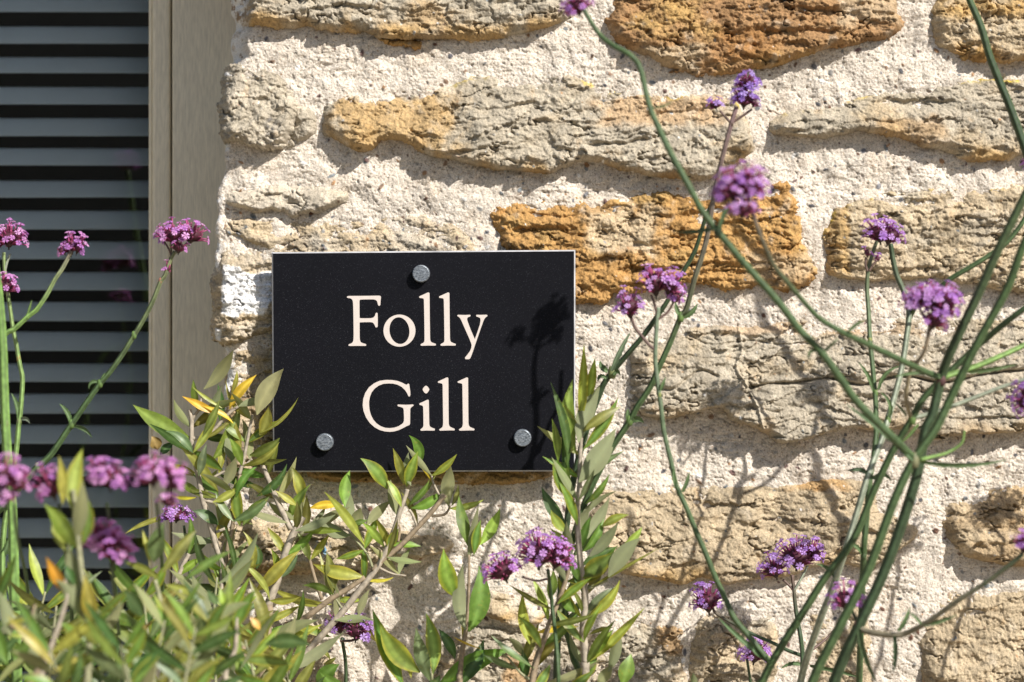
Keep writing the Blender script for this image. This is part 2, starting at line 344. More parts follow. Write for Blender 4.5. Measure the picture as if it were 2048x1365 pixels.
def sdf(X, Y, poly):
    """signed distance, positive inside"""
    d2 = np.full(X.shape, 1e18); ins = np.zeros(X.shape, bool); N = len(poly)
    for i in range(N):
        ax, ay = poly[i]; bx, by = poly[(i + 1) % N]
        ex, ey = bx - ax, by - ay; L = ex * ex + ey * ey + 1e-9
        t = np.clip(((X - ax) * ex + (Y - ay) * ey) / L, 0, 1)
        dx = X - ax - t * ex; dy = Y - ay - t * ey
        d2 = np.minimum(d2, dx * dx + dy * dy)
        c = (ay > Y) != (by > Y)
        with np.errstate(divide='ignore', invalid='ignore'):
            ins ^= c & (X < ex * (Y - ay) / (by - ay + 1e-12) + ax)
    return np.where(ins, np.sqrt(d2), -np.sqrt(d2))

rng = np.random.default_rng(7)
def stamp_pebbles(X0, Y0, pitch, C, H, n, xr, yr, rs, cols, seed, lift=.5):
    """little aggregate stones set in the surface"""
    r_ = np.random.default_rng(seed); ny, nx = H.shape
    for k in range(n):
        x = r_.uniform(*xr); y = r_.uniform(*yr); r = rs[0] + (rs[1] - rs[0]) * r_.random() ** 2.6; el = r_.uniform(.65, 1.5); an = r_.uniform(0, 3.14)
        j0 = int((x - r * 1.6 - X0) / pitch); j1 = int((x + r * 1.6 - X0) / pitch) + 2; i0 = int((y - r * 1.6 - Y0) / pitch); i1 = int((y + r * 1.6 - Y0) / pitch) + 2
        if j0 < 0 or i0 < 0 or j1 > nx or i1 > ny: continue
        yy, xx = np.mgrid[i0:i1, j0:j1]; dx = xx * pitch + X0 - x; dy = yy * pitch + Y0 - y
        u = dx * math.cos(an) + dy * math.sin(an); v = -dx * math.sin(an) + dy * math.cos(an)
        q = np.sqrt((u / el) ** 2 + (v * el) ** 2) / r
        a = 1 - sstep(.75, 1.1, q)
        c = cols[r_.integers(len(cols))] * r_.uniform(.75, 1.25)
        C[i0:i1, j0:j1] = C[i0:i1, j0:j1] * (1 - a[..., None]) + c * a[..., None]
        H[i0:i1, j0:j1] += a * lift * r * .22 * np.sqrt(np.clip(1.1 - q * q, 0, 1)) - (1 - sstep(.9, 1.5, q)) * .12 * (q > .95)
PEB = [np.array(c) for c in ((.10, .10, .11), (.17, .17, .18), (.13, .07, .05), (.24, .16, .11), (.30, .29, .27), (.36, .21, .11), (.72, .70, .66), (.20, .22, .23), (.16, .10, .09))]

def to_world(X, Y, H):
    """pixels on the mortar face + height in mm -> metres"""
    return np.stack([(X - CX) * S, -H * .001, ZC - (Y - CY) * S], -1)

def grid_faces(ny, nx, keep=None):
    idx = np.arange(ny * nx).reshape(ny, nx)
    q = np.stack([idx[:-1, :-1], idx[1:, :-1], idx[1:, 1:], idx[:-1, 1:]], -1)
    if keep is not None:
        k = keep[:-1, :-1] & keep[1:, :-1] & keep[1:, 1:] & keep[:-1, 1:]; q = q[k]
    return q.reshape(-1, 4)

def compact(V, F, C):
    used = np.zeros(len(V), bool); used[F.ravel()] = True
    m = np.cumsum(used) - 1
    return V[used], m[F], C[used]

wall = empty('stone_wall', P(1250, 3473)); tag(wall, 'rubble wall of golden sandstone set in thick pale lime mortar beside the window', 'wall')

def mortar_height(X, Y):
    h = .8 + 5.0 * fbm(X, Y, 120, 3, 11) + 2.8 * fbm(X, Y, 38, 3, 12)
    band = sstep(-.1, .35, fbm(X, Y, 160, 2, 19))
    h += .45 * fbm(X, Y, 13, 3, 13) + band * 1.5 * fbm(X, Y + 5 * fbm(X, Y, 60, 2, 15), 8, 3, 14, sx=.16)
    h += .42 * gn(X / 4.3, Y / 4.3, 33)
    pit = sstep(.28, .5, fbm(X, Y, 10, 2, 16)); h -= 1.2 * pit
    pit2 = sstep(.42, .6, gn(X / 5.2, Y / 4.2, 57)); h -= .9 * pit2
    sm = sstep(.0, .35, fbm(X, Y, 85, 2, 44)); base_h = .8 + 5.0 * fbm(X, Y, 120, 3, 11) + 2.0 * fbm(X, Y, 38, 2, 12); h = h * (1 - .55 * sm) + base_h * .55 * sm
    hair = 1 - np.abs(fbm(X, Y, 120, 4, 46)) * 22; h -= 1.3 * sstep(.5, 1, hair) * sstep(.05, .3, fbm(X, Y, 140, 2, 47))
    return h, pit

def build_mortar():
    pitch = 2.0
    cols_in = np.arange(0, 2120 - 440, pitch); cols = np.concatenate([cols_in, np.arange(2120 - 440, 3300 - 440, 7.0)])
    yin = np.arange(-60, 1430, pitch); ys = np.concatenate([np.arange(-700, -60, 7.0), yin, np.arange(1430, 3474, 8.0)])
    K = 16
    E = edge_x(ys) + 3 * fbm(ys, ys * 0, 22, 3, 71) + 9 * gn(ys / 45, ys * 0 + 3, 72); RR = np.interp(ys, [e[0] for e in EDGE_R], [e[1] for e in EDGE_R])
    scale = (3300 - E) / (3300 - 440)
    X = E[:, None] + cols[None, :] * scale[:, None]; Y = np.repeat(ys[:, None], len(cols), 1)
    H, pit = mortar_height(X, Y)
    dd = X - E[:, None]; rr = RR[:, None]
    H -= rr * S * 1000 * 1.1 * (1 - np.sqrt(np.clip(1 - (1 - np.clip(dd / rr, 0, 1)) ** 2, 0, 1))) + sstep(24, 50, rr) * 34 * (1 - np.clip(dd / rr, 0, 1))
    base = np.array((.67, .60, .51))
    tone = fbm(X, Y, 150, 3, 21)[..., None]; t2 = fbm(X, Y, 26, 3, 22)[..., None]; t3 = gn(X / 3.6, Y / 3.6, 24)[..., None]
    C = base * (1 + .16 * tone + .18 * t2 + .22 * t3) * np.array((1, 1, 1))
    warm = sstep(.05, .5, fbm(X, Y, 90, 3, 23))[..., None]; C = C * (1 - warm * .3) + np.array((.56, .44, .31)) * warm * .3
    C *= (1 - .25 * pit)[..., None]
    gr = (sstep(.40, .55, gn(X / 4.4, Y / 3.8, 58)) * .75)[..., None]; C = C * (1 - gr) + np.array((.30, .22, .14)) * gr     # brown specks: sand grains, and the dark of small holes put into colour
    # whitewash on the corner and the reveal
    ww = (1 - sstep(.25, 1.15, dd / np.maximum(rr, 16))) * sstep(-.02, .2, fbm(X, Y, 18, 4, 25, gain=.65) + .22 * (rr > 24)); C = C * (1 - ww[..., None]) + WHITE * ww[..., None]
    i0 = np.searchsorted(ys, -60); i1 = i0 + len(yin)
    sub_c = C[i0:i1, :len(cols_in)].copy(); sub_h = H[i0:i1, :len(cols_in)].copy()
    stamp_pebbles(440, -60, pitch, sub_c, sub_h, 2600, (460, 2100), (-50, 1420), (1.2, 6.5), PEB, 5)
    C[i0:i1, :len(cols_in)] = sub_c; H[i0:i1, :len(cols_in)] = sub_h
    # the reveal, running back to the window frame
    back = np.linspace(165, 0, K, endpoint=False)
    Hr = H[:, :1] - back[None, :]; Xr = np.repeat(X[:, :1], K, 1) + 2.5 * gn(np.repeat(ys[:, None], K, 1) / 25, back[None, :] / 9 + 0 * ys[:, None], 61); Yr = np.repeat(ys[:, None], K, 1)
    Cr = np.repeat(C[:, :1] * .9, K, 1)
    X = np.concatenate([Xr, X], 1); Y = np.concatenate([Yr, Y], 1); H = np.concatenate([Hr, H], 1); C = np.concatenate([Cr, C], 1)
    ny, nx = X.shape
    F = grid_faces(ny, nx)
    me = np_mesh('mortar', to_world(X, Y, H).reshape(-1, 3), F, np.clip(C, .01, .95).reshape(-1, 3))
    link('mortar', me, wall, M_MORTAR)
build_mortar()

def build_stone(s, seed, pitch=2.0):
    poly = densify(s['p'])
    x0, y0 = poly.min(0) - 10; x1, y1 = poly.max(0) + 10
    xs = np.arange(x0, x1, pitch); ys = np.arange(y0, y1, pitch)
    X, Y = np.meshgrid(xs, ys)
    jag = s.get('rough', 1.0)
    wx = 6 * fbm(X, Y, 34, 4, seed) + 2 * gn(X / 6, Y / 6, seed + 3); wy = 7 * fbm(X, Y, 34, 4, seed + 7) + 2.2 * gn(X / 6, Y / 6, seed + 9)
    d = sdf(X + wx * jag, Y + wy * jag, poly)
    yt = (Y - y0 - 10) / max(1, (y1 - y0 - 20))
    # height above the joint: flush with the mortar along the head and the ends, standing proud along the foot
    ins = d > 0; first = np.where(ins.any(0), ins.argmax(0), 0).astype(float); last = np.where(ins.any(0), len(ys) - 1 - ins[::-1].argmax(0), len(ys) - 1).astype(float)
    kk = np.ones(15) / 15; pad = lambda a: np.convolve(np.pad(a, 7, mode='edge'), kk, 'valid')
    first = pad(first); last = pad(last); rows = np.arange(len(ys))[:, None]
    yl = np.clip((rows - first) / np.maximum(last - first, 8), 0, 1)
    lefts = np.where(ins.any(1), ins.argmax(1), 0).astype(float); rights = np.where(ins.any(1), len(xs) - 1 - ins[:, ::-1].argmax(1), len(xs) - 1).astype(float)
    cl_ = np.arange(len(xs))[None, :]; endl = sstep(-4, 34, (cl_ - pad(lefts)[:, None]) * pitch); endr = sstep(-4, 20, (pad(rights)[:, None] - cl_) * pitch)
    if s.get('corner'): endl = np.ones_like(endl)
    full = (s['b'] + s['t']) * .85
    e = s['e'] * (1 + .5 * fbm(X, Y, 60, 2, seed + 5)) * (1.1 - .4 * sstep(.35, .95, yl)); q = np.clip(d / e, 0, 1); prof = np.sqrt(np.clip(1 - (1 - q) ** 2, 0, 1))
    H = -2.5 + prof * (3.6 + endl * endr * ((full * .95 - 1) * (sstep(-.25, .85, yl) - .12)))
    big = fbm(X, Y, 130, 3, seed + 20, sx=.6)
    H += 8 * big * prof
    # bedding layers: slow swell, then a sharp undercut
    vx = s.get('vert', 0)
    wy2 = Y + 26 * fbm(X, Y, 150, 3, seed + 21, sx=.6) + 7 * fbm(X, Y, 28, 2, seed + 22) + .06 * (X - x0)
    for per, amp in ((46, 1.0), (19, .45)):
        fr = (wy2 / per + .3 * gn(X / 170, Y / 60, seed + 30)) % 1.0
        saw = np.where(fr < .86, fr / .86, (1 - fr) / .14)
        am = sstep(-.15, .4, fbm(X, Y, 95, 2, seed + 31 + int(per), sx=.5))
        H += 1.35 * s['s'] * amp * (saw - .5) * am * prof * (0.25 if vx else 1)
    rg = s.get('rough', 1.0)
    H += rg * (2.6 * fbm(X, Y, 26, 3, seed + 40, sx=.7) + 1.2 * fbm(X, Y, 9, 3, seed + 41, gain=.7)) * (.4 + .6 * prof)
    H += .55 * gn(X / 4.1, Y / 4.1, seed + 43) + (0 if vx else .45) * fbm(X, wy2, 7, 3, seed + 48, sx=.22) * sstep(-.2, .3, fbm(X, Y, 80, 2, seed + 49))
    fx = X + 10 * fbm(X, Y, 30, 3, seed + 62); fy = wy2 + 8 * fbm(X, Y, 24, 3, seed + 63)
    H += (3.6 * facets(fx, fy, 74, 34, seed + 64) + 1.5 * facets(fx, fy, 26, 14, seed + 65)) * prof * (.6 if s['b'] < 8 or vx else 1)
    H += 6.0 * (np.abs(fbm(X, Y, 46, 4, seed + 33, sx=.55)) - .12) * prof
    rid = 1 - np.abs(fbm(X, Y, 36, 3, seed + 44, sx=.6)) * 5; cr = sstep(.72, 1.0, rid) * sstep(0, .3, fbm(X, Y, 70, 2, seed + 45)); H -= 5 * cr * prof
    if rg > 1.3: H -= 1.7 * rg * sstep(.2, .5, fbm(X, wy2, 22, 4, seed + 46, sx=.42, gain=.6)) * prof
    if vx: H += 1.6 * fbm(X, Y, 12, 3, seed + 47, sx=1.8) * prof
    if s.get('crack'):
        for (pts, wd, dp) in (([(1495, 775), (1540, 768), (1600, 765), (1660, 757), (1720, 770), (1800, 752), (1880, 765), (1960, 750), (2048, 740), (2200, 735)], 3.2, 7), ([(1476, 655), (1482, 700), (1470, 735), (1492, 775), (1510, 815), (1522, 862)], 2.4, -3.5), ([(1262, 775), (1300, 768), (1340, 780), (1395, 742), (1430, 752)], 3, 4), ([(1380, 672), (1420, 690), (1500, 682), (1560, 690), (1640, 684)], 2.4, 3)):
            P2 = np.array(catmull(pts, 6)); dm = np.full(X.shape, 1e9)
            for a, b in zip(P2[:-1], P2[1:]):
                ex, ey = b - a; L = ex * ex + ey * ey + 1e-9; t = np.clip(((X - a[0]) * ex + (Y - a[1]) * ey) / L, 0, 1)
                dm = np.minimum(dm, np.hypot(X - a[0] - t * ex, Y - a[1] - t * ey))
            H -= dp * np.exp(-(dm / wd) ** 2)
    if s.get('holes'):
        for hx, hy, hr, hd in ((1412, 1011, 9, 9), (1393, 1006, 6, 6), (1681, 1016, 4, 5), (1575, 1062, 4, 5), (1551, 1040, 3, 4), (1540, 1062, 3, 4), (1482, 1110, 3, 4), (1602, 1040, 3, 4), (1450, 1030, 3, 3)):
            H -= hd * np.exp(-((X - hx) ** 2 / (hr * 1.25) ** 2 + (Y - hy) ** 2 / hr ** 2) ** 1.5)
    # colour
    main, patch, share = s['c']
    m1 = sstep(.25 - share, .75 - share, fbm(X, Y, 85, 4, seed + 50, sx=.65) + .25)[..., None]
    C = main * (1 - m1) + patch * m1
    for (ax, ay, bx, by, cc, st) in s.get('mask', ()):
        cx, cy = (ax + bx) / 2, (ay + by) / 2
        q2 = np.maximum(abs(X - cx) / ((bx - ax) / 2), abs(Y - cy) / ((by - ay) / 2)) + .55 * fbm(X, Y, 40, 4, seed + 60)
        a = ((1 - sstep(.55, 1.05, q2)) * st)[..., None]; C = C * (1 - a) + cc * a
    if s['foot'] is not None:
        foot = sstep(.62, .95, yt + .35 * fbm(X, Y, 70, 3, seed + 51)) * (1 - sstep(14, 46, d)) * sstep(-.2, .25, fbm(X, Y, 90, 2, seed + 52) + .1)
        C = C * (1 - .8 * foot[..., None]) + s['foot'] * .8 * foot[..., None]
    if s.get('lich'):
        top = (1 - sstep(3, 13, d)) * sstep(-.08, .25, fbm(X, Y, 34, 3, seed + 53)) * (1 - sstep(.3, .55, yt)) * s['lich']
        C = C * (1 - top[..., None]) + YELL * top[..., None]
    rust = sstep(.3, .55, fbm(X, Y, 30, 4, seed + 54))[..., None] * .28; C = C * (1 - rust) + C * np.array((1.05, .78, .5)) * rust
    pale = sstep(.2, .5, fbm(X, Y, 40, 4, seed + 55))[..., None] * .35; C = C * (1 - pale) + PALE * 1.1 * pale
    C = C * (1 + .2 * fbm(X, Y, 60, 3, seed + 56)[..., None] + .2 * fbm(X, Y, 11, 3, seed + 57)[..., None] + .22 * gn(X / 3.7, Y / 3.7, seed + 58)[..., None])
    C = C * (1 - .26 * sstep(.0, .4, fbm(X, Y, 55, 4, seed + 66, gain=.6)))[..., None]
    C = C * (1 - .3 * sstep(.35, .55, gn(X / 4.6, Y / 4.6, seed + 59)))[..., None]
    if s.get('white'):
        wd = sdf(X + 5 * fbm(X, Y, 14, 3, 91), Y + 5 * fbm(X, Y, 14, 3, 92), np.array(s['white'], float)); a = sstep(-2, 3, wd)
        a = np.maximum(a, sstep(-1, 2, sdf(X + 2 * gn(X / 8, Y / 8, 93), Y, np.array([(432, 655), (446, 660), (443, 684), (430, 680)], float))))[..., None]
        C = C * (1 - a) + WHITE * (1 + .25 * fbm(X, Y, 26, 4, 97)[..., None]) * (1 - .5 * sstep(.16, .3, fbm(X, Y, 14, 4, 98, gain=.7))[..., None]) * a; H += .5 * a[..., 0]
    if s.get('blue'):
        a = (1 - sstep(.4, 1, np.hypot((X - 648) / 22, (Y - 1092) / 24))) * sstep(.0, .25, fbm(X, Y, 9, 3, 95)); a = a[..., None] * .85
        C = C * (1 - a) + np.array((.09, .30, .52)) * a
    if seed == 400 + 3 * 31:      # the black streak on the lumpy corner stone
        a = (1 - sstep(.3, 1, np.hypot((X - 546 - (Y - 262) * .12) / 13, (Y - 265) / 44))) * sstep(-.1, .2, fbm(X, Y, 10, 3, 96)); C = C * (1 - .85 * a[..., None]) + np.array((.07, .07, .08)) * .85 * a[..., None]
    if s.get('pebble') or s['b'] < 12:
        pass
    stamp_pebbles(x0, y0, pitch, C, H, int((160 if s.get('pebble') else 34) * (x1 - x0) * (y1 - y0) / 60000), (x0, x1), (y0, y1), (1, 4.5) if s.get('pebble') else (1, 3), PEB if s.get('pebble') else PEB[3:8], seed + 70)
    side = d <= 0
    drop = 100 if s.get('corner') else 16
    H = np.where(side, np.minimum(H, -3) - np.where(d < -1.2 * pitch, 4, 1) - 0, H)
    if s.get('corner'):
        lft = sstep(0, 40, edge_x(Y) + 22 - X); H = np.where(side, H - 95 * lft, H)
        turn = (1 - sstep(0, 46, X - (edge_x(Y) - 20 + 8 * fbm(X, Y, 30, 2, seed + 81)))) ; H = H - 13 * turn
        if seed == 400:
            t2 = 1 - np.clip((X + 14 * fbm(X, Y, 34, 3, 83) + Y * .12 - 436) / 78, 0, 1); H = H - 58 * t2; t2 = np.clip(t2 * 2.2, 0, 1)
            C = C * (1 - .6 * t2[..., None]) + np.array((.30, .17, .08)) * .6 * t2[..., None]; a = t2 * sstep(.0, .14, fbm(X, Y, 22, 5, 84, gain=.7) + .1); a = a[..., None]; C = C * (1 - a) + WHITE * a
    keep = d > -2.2 * pitch
    V = to_world(X, Y, H).reshape(-1, 3); F = grid_faces(len(ys), len(xs), keep)
    V, F, C = compact(V, F, np.clip(C, .012, .95).reshape(-1, 3))
    o = link('stone', np_mesh('stone', V, F, C), wall, M_STONE)
    if s.get('l'): o['label'] = s['l']
    return o
for i, s in enumerate(STONES): build_stone(s, 400 + i * 31)

# the rest of the wall, outside the picture: rows of rough blocks
def outer_stones():
    r_ = random.Random(5)
    rows = [(-660, -520), (-480, -340), (-300, -160), (1540, 1690), (1740, 1900), (1960, 2110), (2160, 2330), (2380, 2520), (2570, 2730), (2790, 2930), (2980, 3130), (3190, 3400)]
    rows2 = [(-80, 130), (190, 330), (390, 600), (660, 860), (930, 1120), (1180, 1440)]
    k = 0
    for (a, b), xs in [(r, (470, 3240)) for r in rows] + [(r, (2290, 3240)) for r in rows2]:
        x = xs[0]
        while x < xs[1] - 120:
            wd = min(r_.uniform(230, 620), xs[1] - x)
            j = lambda v, q=18: v + r_.uniform(-q, q)
            top = [(x + wd * t, j(a)) for t in (.06, .3, .6, .92)]; bot = [(x + wd * t, j(b)) for t in (.95, .65, .35, .05)]
            s = dict(p=top + [(x + wd - 4, j((a + b) / 2))] + bot + [(x + 4, j((a + b) / 2))], b=r_.uniform(9, 15), t=r_.uniform(3, 9), e=26, s=r_.uniform(1.2, 3), c=r_.choice([(SAND, GREY, .5), (GOLD, SAND, .5), (ORNG, GOLD, .5), (GREY, PALE, .4)]), foot=None)
            build_stone(s, 3000 + k * 31, pitch=7.0); k += 1
            x += wd + r_.uniform(25, 60)
outer_stones()
# ---------------------------------------------------------------- the window
WX1 = -.236; WX0 = -1.30; WZ0 = .70; WZ1 = 1.92       # opening
FY = .150                                                # face of the fixed frame
def at_depth(px, y): return (px - CX) * S * (D + y) / D
M_FRAME = flat_mat('beige_painted_timber', (.80, .715, .545), .55, .35, noise=(110, .80, 1.06, (9, 9, .8), 10), bump=.25)
M_GAP = flat_mat('dark_gap', (.035, .022, .012), .9, .1)
win = empty('window', ((WX0 + WX1) / 2, FY + .03, WZ0)); tag(win, 'beige timber window with a single large pane, set back in the stone wall', 'window')
x_glass = at_depth(299, .168); x_sash = at_depth(343, .155); x_bead = at_depth(306, .160)
def frame_ring(name, xl, xr, zb, zt, wd, y0, y1, bev=.002):
    bm = bmesh.new()
    mb = MB()
    box(mb, xr - wd, xr, y0, y1, zb, zt); box(mb, xl, xl + wd, y0, y1, zb, zt)
    box(mb, xl + wd, xr - wd, y0, y1, zt - wd, zt); box(mb, xl + wd, xr - wd, y0, y1, zb, zb + wd)
    o = mb.build(name, M_FRAME, win, smooth=False)
    bv = o.modifiers.new('b', 'BEVEL'); bv.width = bev; bv.segments = 2; bv.limit_method = 'ANGLE'
    return o
# fixed frame, sash, glazing bead, each ring just inside the last
frame_ring('window_frame', WX0 - .03, WX1 + .06, WZ0 - .02, WZ1 + .02, (WX1 + .06) - (x_sash + .0012), FY, FY + .09)
frame_ring('sash', WX0 + .06, x_sash - .0012, WZ0 + .055, WZ1 - .055, (x_sash - .0012) - x_bead, FY + .004, FY + .06, .003)
frame_ring('glazing_bead', WX0 + .06 + (x_sash - x_bead), x_bead - .0002, WZ0 + .078, WZ1 - .078, x_bead - x_glass, FY + .013, FY + .030, .002)
mb = MB(); box(mb, WX0 + .03, WX1 + .03, FY + .062, FY + .088, WZ0 + .02, WZ0 + .05); box(mb, x_sash - .006, x_sash + .004, FY + .03, FY + .055, WZ0 + .06, WZ1 - .06)
mb.build('gap_shade_strip', M_GAP, win, smooth=False)  # dark strips put in for the shade of the grooves round the sash
mg, t, b = new_mat('window_glass')
for n in list(t.nodes):
    if n.name != 'Material Output': t.nodes.remove(n)
tr = nd(t, 'ShaderNodeBsdfTransparent'); tr.inputs[0].default_value = (.99, 1, 1, 1); gl = nd(t, 'ShaderNodeBsdfGlossy'); gl.inputs['Roughness'].default_value = .004
fr = nd(t, 'ShaderNodeFresnel', IOR=1.5); mm = nd(t, 'ShaderNodeMath', operation='MULTIPLY_ADD'); mm.inputs[1].default_value = 1.0; mm.inputs[2].default_value = .04
ms = nd(t, 'ShaderNodeMixShader'); t.links.new(fr.outputs[0], mm.inputs[0]); t.links.new(mm.outputs[0], ms.inputs[0]); t.links.new(tr.outputs[0], ms.inputs[1]); t.links.new(gl.outputs[0], ms.inputs[2]); t.links.new(ms.outputs[0], t.nodes['Material Output'].inputs[0])
mb = MB(); box(mb, WX0 + .07, x_glass + .004, FY + .0305, FY + .0345, WZ0 + .07, WZ1 - .07)
mb.build('glass', mg, win, smooth=False)
mb = MB(); box(mb, WX0 - .1, WX1 + .005, -.03, FY + .02, WZ0 - .08, WZ0 - .021); 
mb.build('window_sill', flat_mat('sill_stone', (.42, .37, .29), .9, .2, noise=(60, .8, 1.15)), win, smooth=False)
# masonry round the rest of the opening (left of the picture, over and under the window)
M_RUB = flat_mat('rubble_render', (.52, .45, .35), .95, .2, noise=(25, .7, 1.2), bump=.8)
sw = MB(); XR = (446 - CX) * S
box(sw, -3.2, WX0, .0, .40, -.05, 2.9); box(sw, WX0, XR - .012, .0, .40, WZ1 + .02, 2.9); box(sw, WX0, XR - .012, .0, .40, -.05, WZ0 - .08)
box(sw, XR + .004, 2.2, .20, .44, -.05, 2.9)
sw.build('wall_core', M_RUB, wall, smooth=False)
# the dark room behind
rm = MB(); 
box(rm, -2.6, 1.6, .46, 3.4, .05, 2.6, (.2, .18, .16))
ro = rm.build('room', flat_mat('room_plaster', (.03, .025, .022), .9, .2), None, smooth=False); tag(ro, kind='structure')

# venetian blind
bl = empty('venetian_blind', ((WX0 + WX1) / 2, .285, WZ1)); tag(bl, 'venetian blind of pale grey slats hanging behind the window glass', 'blind')
M_SLAT = flat_mat('slat_enamel', (.90, .98, 1.0), .4, .4, noise=(5, .97, 1.03))
BY = .268; kz = S * (D + BY) / D
ref = MB(); ns = 8; wd = .0246; tilt = R(48); 
def slat_mesh():
    m_ = MB(); xa, xb = WX0 + .08, at_depth(330, BY); vs = []; fs = []
    for j in range(ns + 1):
        u = j / ns - .5; cam_ = .0028 * (1 - (2 * u) ** 2)
        y = u * wd * math.cos(tilt) - cam_ * math.sin(tilt) * .6; z = u * wd * math.sin(tilt) + cam_ * math.cos(tilt)
        vs += [(xa, y, z), (xb, y, z)]
    for j in range(ns): fs.append((2 * j, 2 * j + 1, 2 * j + 3, 2 * j + 2))
    m_.add(vs, fs, (.5, .5, .5)); return m_
slat_ys = [16 + 61.6 * k - 61.6 * 6 for k in range(32)]
rs = random.Random(3); first = None
for k, py in enumerate(slat_ys):
    z = ZC - (py - 8 - CY) * kz
    if z > WZ1 - .02 or z < WZ0 + .02: continue
    if first is None:
        o = slat_mesh().build('slat', M_SLAT, bl); sol = o.modifiers.new('s', 'SOLIDIFY'); sol.thickness = .0006; first = o
    else:
        o = first.copy(); COL.objects.link(o); o.parent = bl
    o.location = Vector((0, BY, z + rs.uniform(-.0006, .0006))) - bl.location; o.rotation_euler = (rs.uniform(-.05, .05), rs.uniform(-.0022, .0022), 0)
mb = MB(); box(mb, WX0 + .08, at_depth(330, BY), BY - .02, BY + .02, WZ1 - .05, WZ1 - .012); mb.build('head_rail', M_SLAT, bl, smooth=False)
mb = MB()
for x in (-.62, -1.1): tube(mb, [(x, BY + .017, WZ1 - .03), (x, BY + .017, WZ0 + .03)], .0007, (.6, .6, .6), 5)
mb.build('ladder_cord', M_SLAT, bl)

from mathutils.geometry import tessellate_polygon
# ---------------------------------------------------------------- the house sign
SY = -.0275                                     # face of the slate
sign = empty('house_sign', P(847, 724, .02)); tag(sign, 'dark slate house sign reading Folly Gill fixed to the wall with three studs', 'sign')
m_sl, t, b = new_mat('dark_slate')
tc = nd(t, 'ShaderNodeTexCoord'); v1 = nd(t, 'ShaderNodeTexVoronoi', Scale=620); t.links.new(tc.outputs['Object'], v1.inputs['Vector'])
n1 = nd(t, 'ShaderNodeTexNoise', Scale=1100, Detail=3); t.links.new(tc.outputs['Object'], n1.inputs['Vector'])
rp = nd(t, 'ShaderNodeValToRGB'); rp.color_ramp.elements[0].position = .60; rp.color_ramp.elements[0].color = (0, 0, 0, 1); rp.color_ramp.elements[1].position = .82; rp.color_ramp.elements[1].color = (1, 1, 1, 1); t.links.new(n1.outputs[0], rp.inputs[0])
mx = nd(t, 'ShaderNodeMix', data_type='RGBA'); mx.inputs[6].default_value = (.0048, .005, .0072, 1); mx.inputs[7].default_value = (.045, .047, .055, 1); t.links.new(rp.outputs[0], mx.inputs[0])
cl, nz, s_ = mul_noise(t, mx.outputs[2], 9, .85, 1.25); t.links.new(cl, b.inputs['Base Color'])
b.inputs['Roughness'].default_value = .5; b.inputs['Specular IOR Level'].default_value = .12
bp = nd(t, 'ShaderNodeBump', Strength=.12, Distance=.0004); t.links.new(n1.outputs[0], bp.inputs['Height']); t.links.new(bp.outputs[0], b.inputs['Normal'])
hS = -SY
cor = [P(545.5, 507, hS), P(1148.5, 502.5, hS), P(1148.5, 941, hS), P(548.5, 942.5, hS)]
bm = bmesh.new(); fv = [bm.verts.new(c) for c in cor]; bv = [bm.verts.new(c + Vector((0, .006, 0))) for c in cor]
bm.faces.new(fv[::-1]); bm.faces.new(bv)
for i in range(4): bm.faces.new((fv[i], fv[(i + 1) % 4], bv[(i + 1) % 4], bv[i]))
bmesh.ops.recalc_face_normals(bm, faces=bm.faces)
me = bpy.data.meshes.new('panel'); bm.to_mesh(me); bm.free(); pan = link('panel', me, sign, m_sl)
mE = flat_mat('cut_slate_edge', (.40, .40, .41), .6, .4, noise=(90, .7, 1.2)); 
# the pale sawn chamfer round the panel
mb = MB(); vs = []
cen = sum(cor, Vector()) / 4
for c in cor:
    d = (c - cen); d.y = 0; sx = math.copysign(1, d.x); sz = math.copysign(1, d.z)
    for (o_, yy) in ((-.0002, -.0003), (.0010, .0008), (.0010, .0062)): vs.append(c + Vector((sx * o_, yy, sz * o_)))
fs = []
for i in range(4):
    a = i * 3; b2 = ((i + 1) % 4) * 3
    for k in range(2): fs.append((a + k, b2 + k, b2 + k + 1, a + k + 1))
mb.add(vs, fs, (.4, .4, .4)); mb.build('chamfer', mE, sign, smooth=False)

M_LET = flat_mat('cream_lettering', (.60, .535, .485), .6, .3, noise=(500, .95, 1.04))
def Z(ox, oy, sc_, pts, dx=0): return [(ox + (x + dx) / sc_, oy + y / sc_) for x, y in pts]
Fp = [(125,225),(135,207),(180,203),(300,203),(450,202),(600,200),(690,198),(725,200),(742,212),(745,235),(738,300),(735,360),(728,378),(708,383),(695,375),(688,350),(680,315),(665,288),(640,272),(600,266),(500,266),(400,268),(370,272),(357,282),(354,300),(355,450),(357,600),(365,609),(450,610),(550,609),(590,602),(615,590),(635,565),(645,530),(653,512),(665,508),(680,513),(685,530),(688,640),(687,750),(680,770),(663,777),(645,770),(635,745),(622,715),(605,695),(585,685),(550,680),(450,681),(370,684),(357,692),(357,800),(358,950),(362,1000),(370,1030),(385,1050),(420,1065),(460,1075),(475,1085),(478,1100),(468,1112),(400,1113),(300,1112),(180,1115),(160,1110),(153,1098),(162,1083),(200,1068),(228,1050),(240,1025),(246,980),(248,900),(246,700),(243,500),(238,350),(234,300),(222,270),(200,252),(165,242),(135,238)]
lp = [(165,222),(175,208),(250,175),(320,142),(340,140),(355,152),(357,300),(360,600),(364,850),(366,980),(372,1020),(390,1045),(430,1062),(465,1073),(474,1088),(465,1106),(400,1108),(330,1106),(250,1110),(205,1110),(192,1100),(193,1085),(210,1072),(240,1058),(258,1040),(264,1010),(264,900),(260,600),(256,400),(253,270),(245,252),(225,245),(180,240),(168,232)]
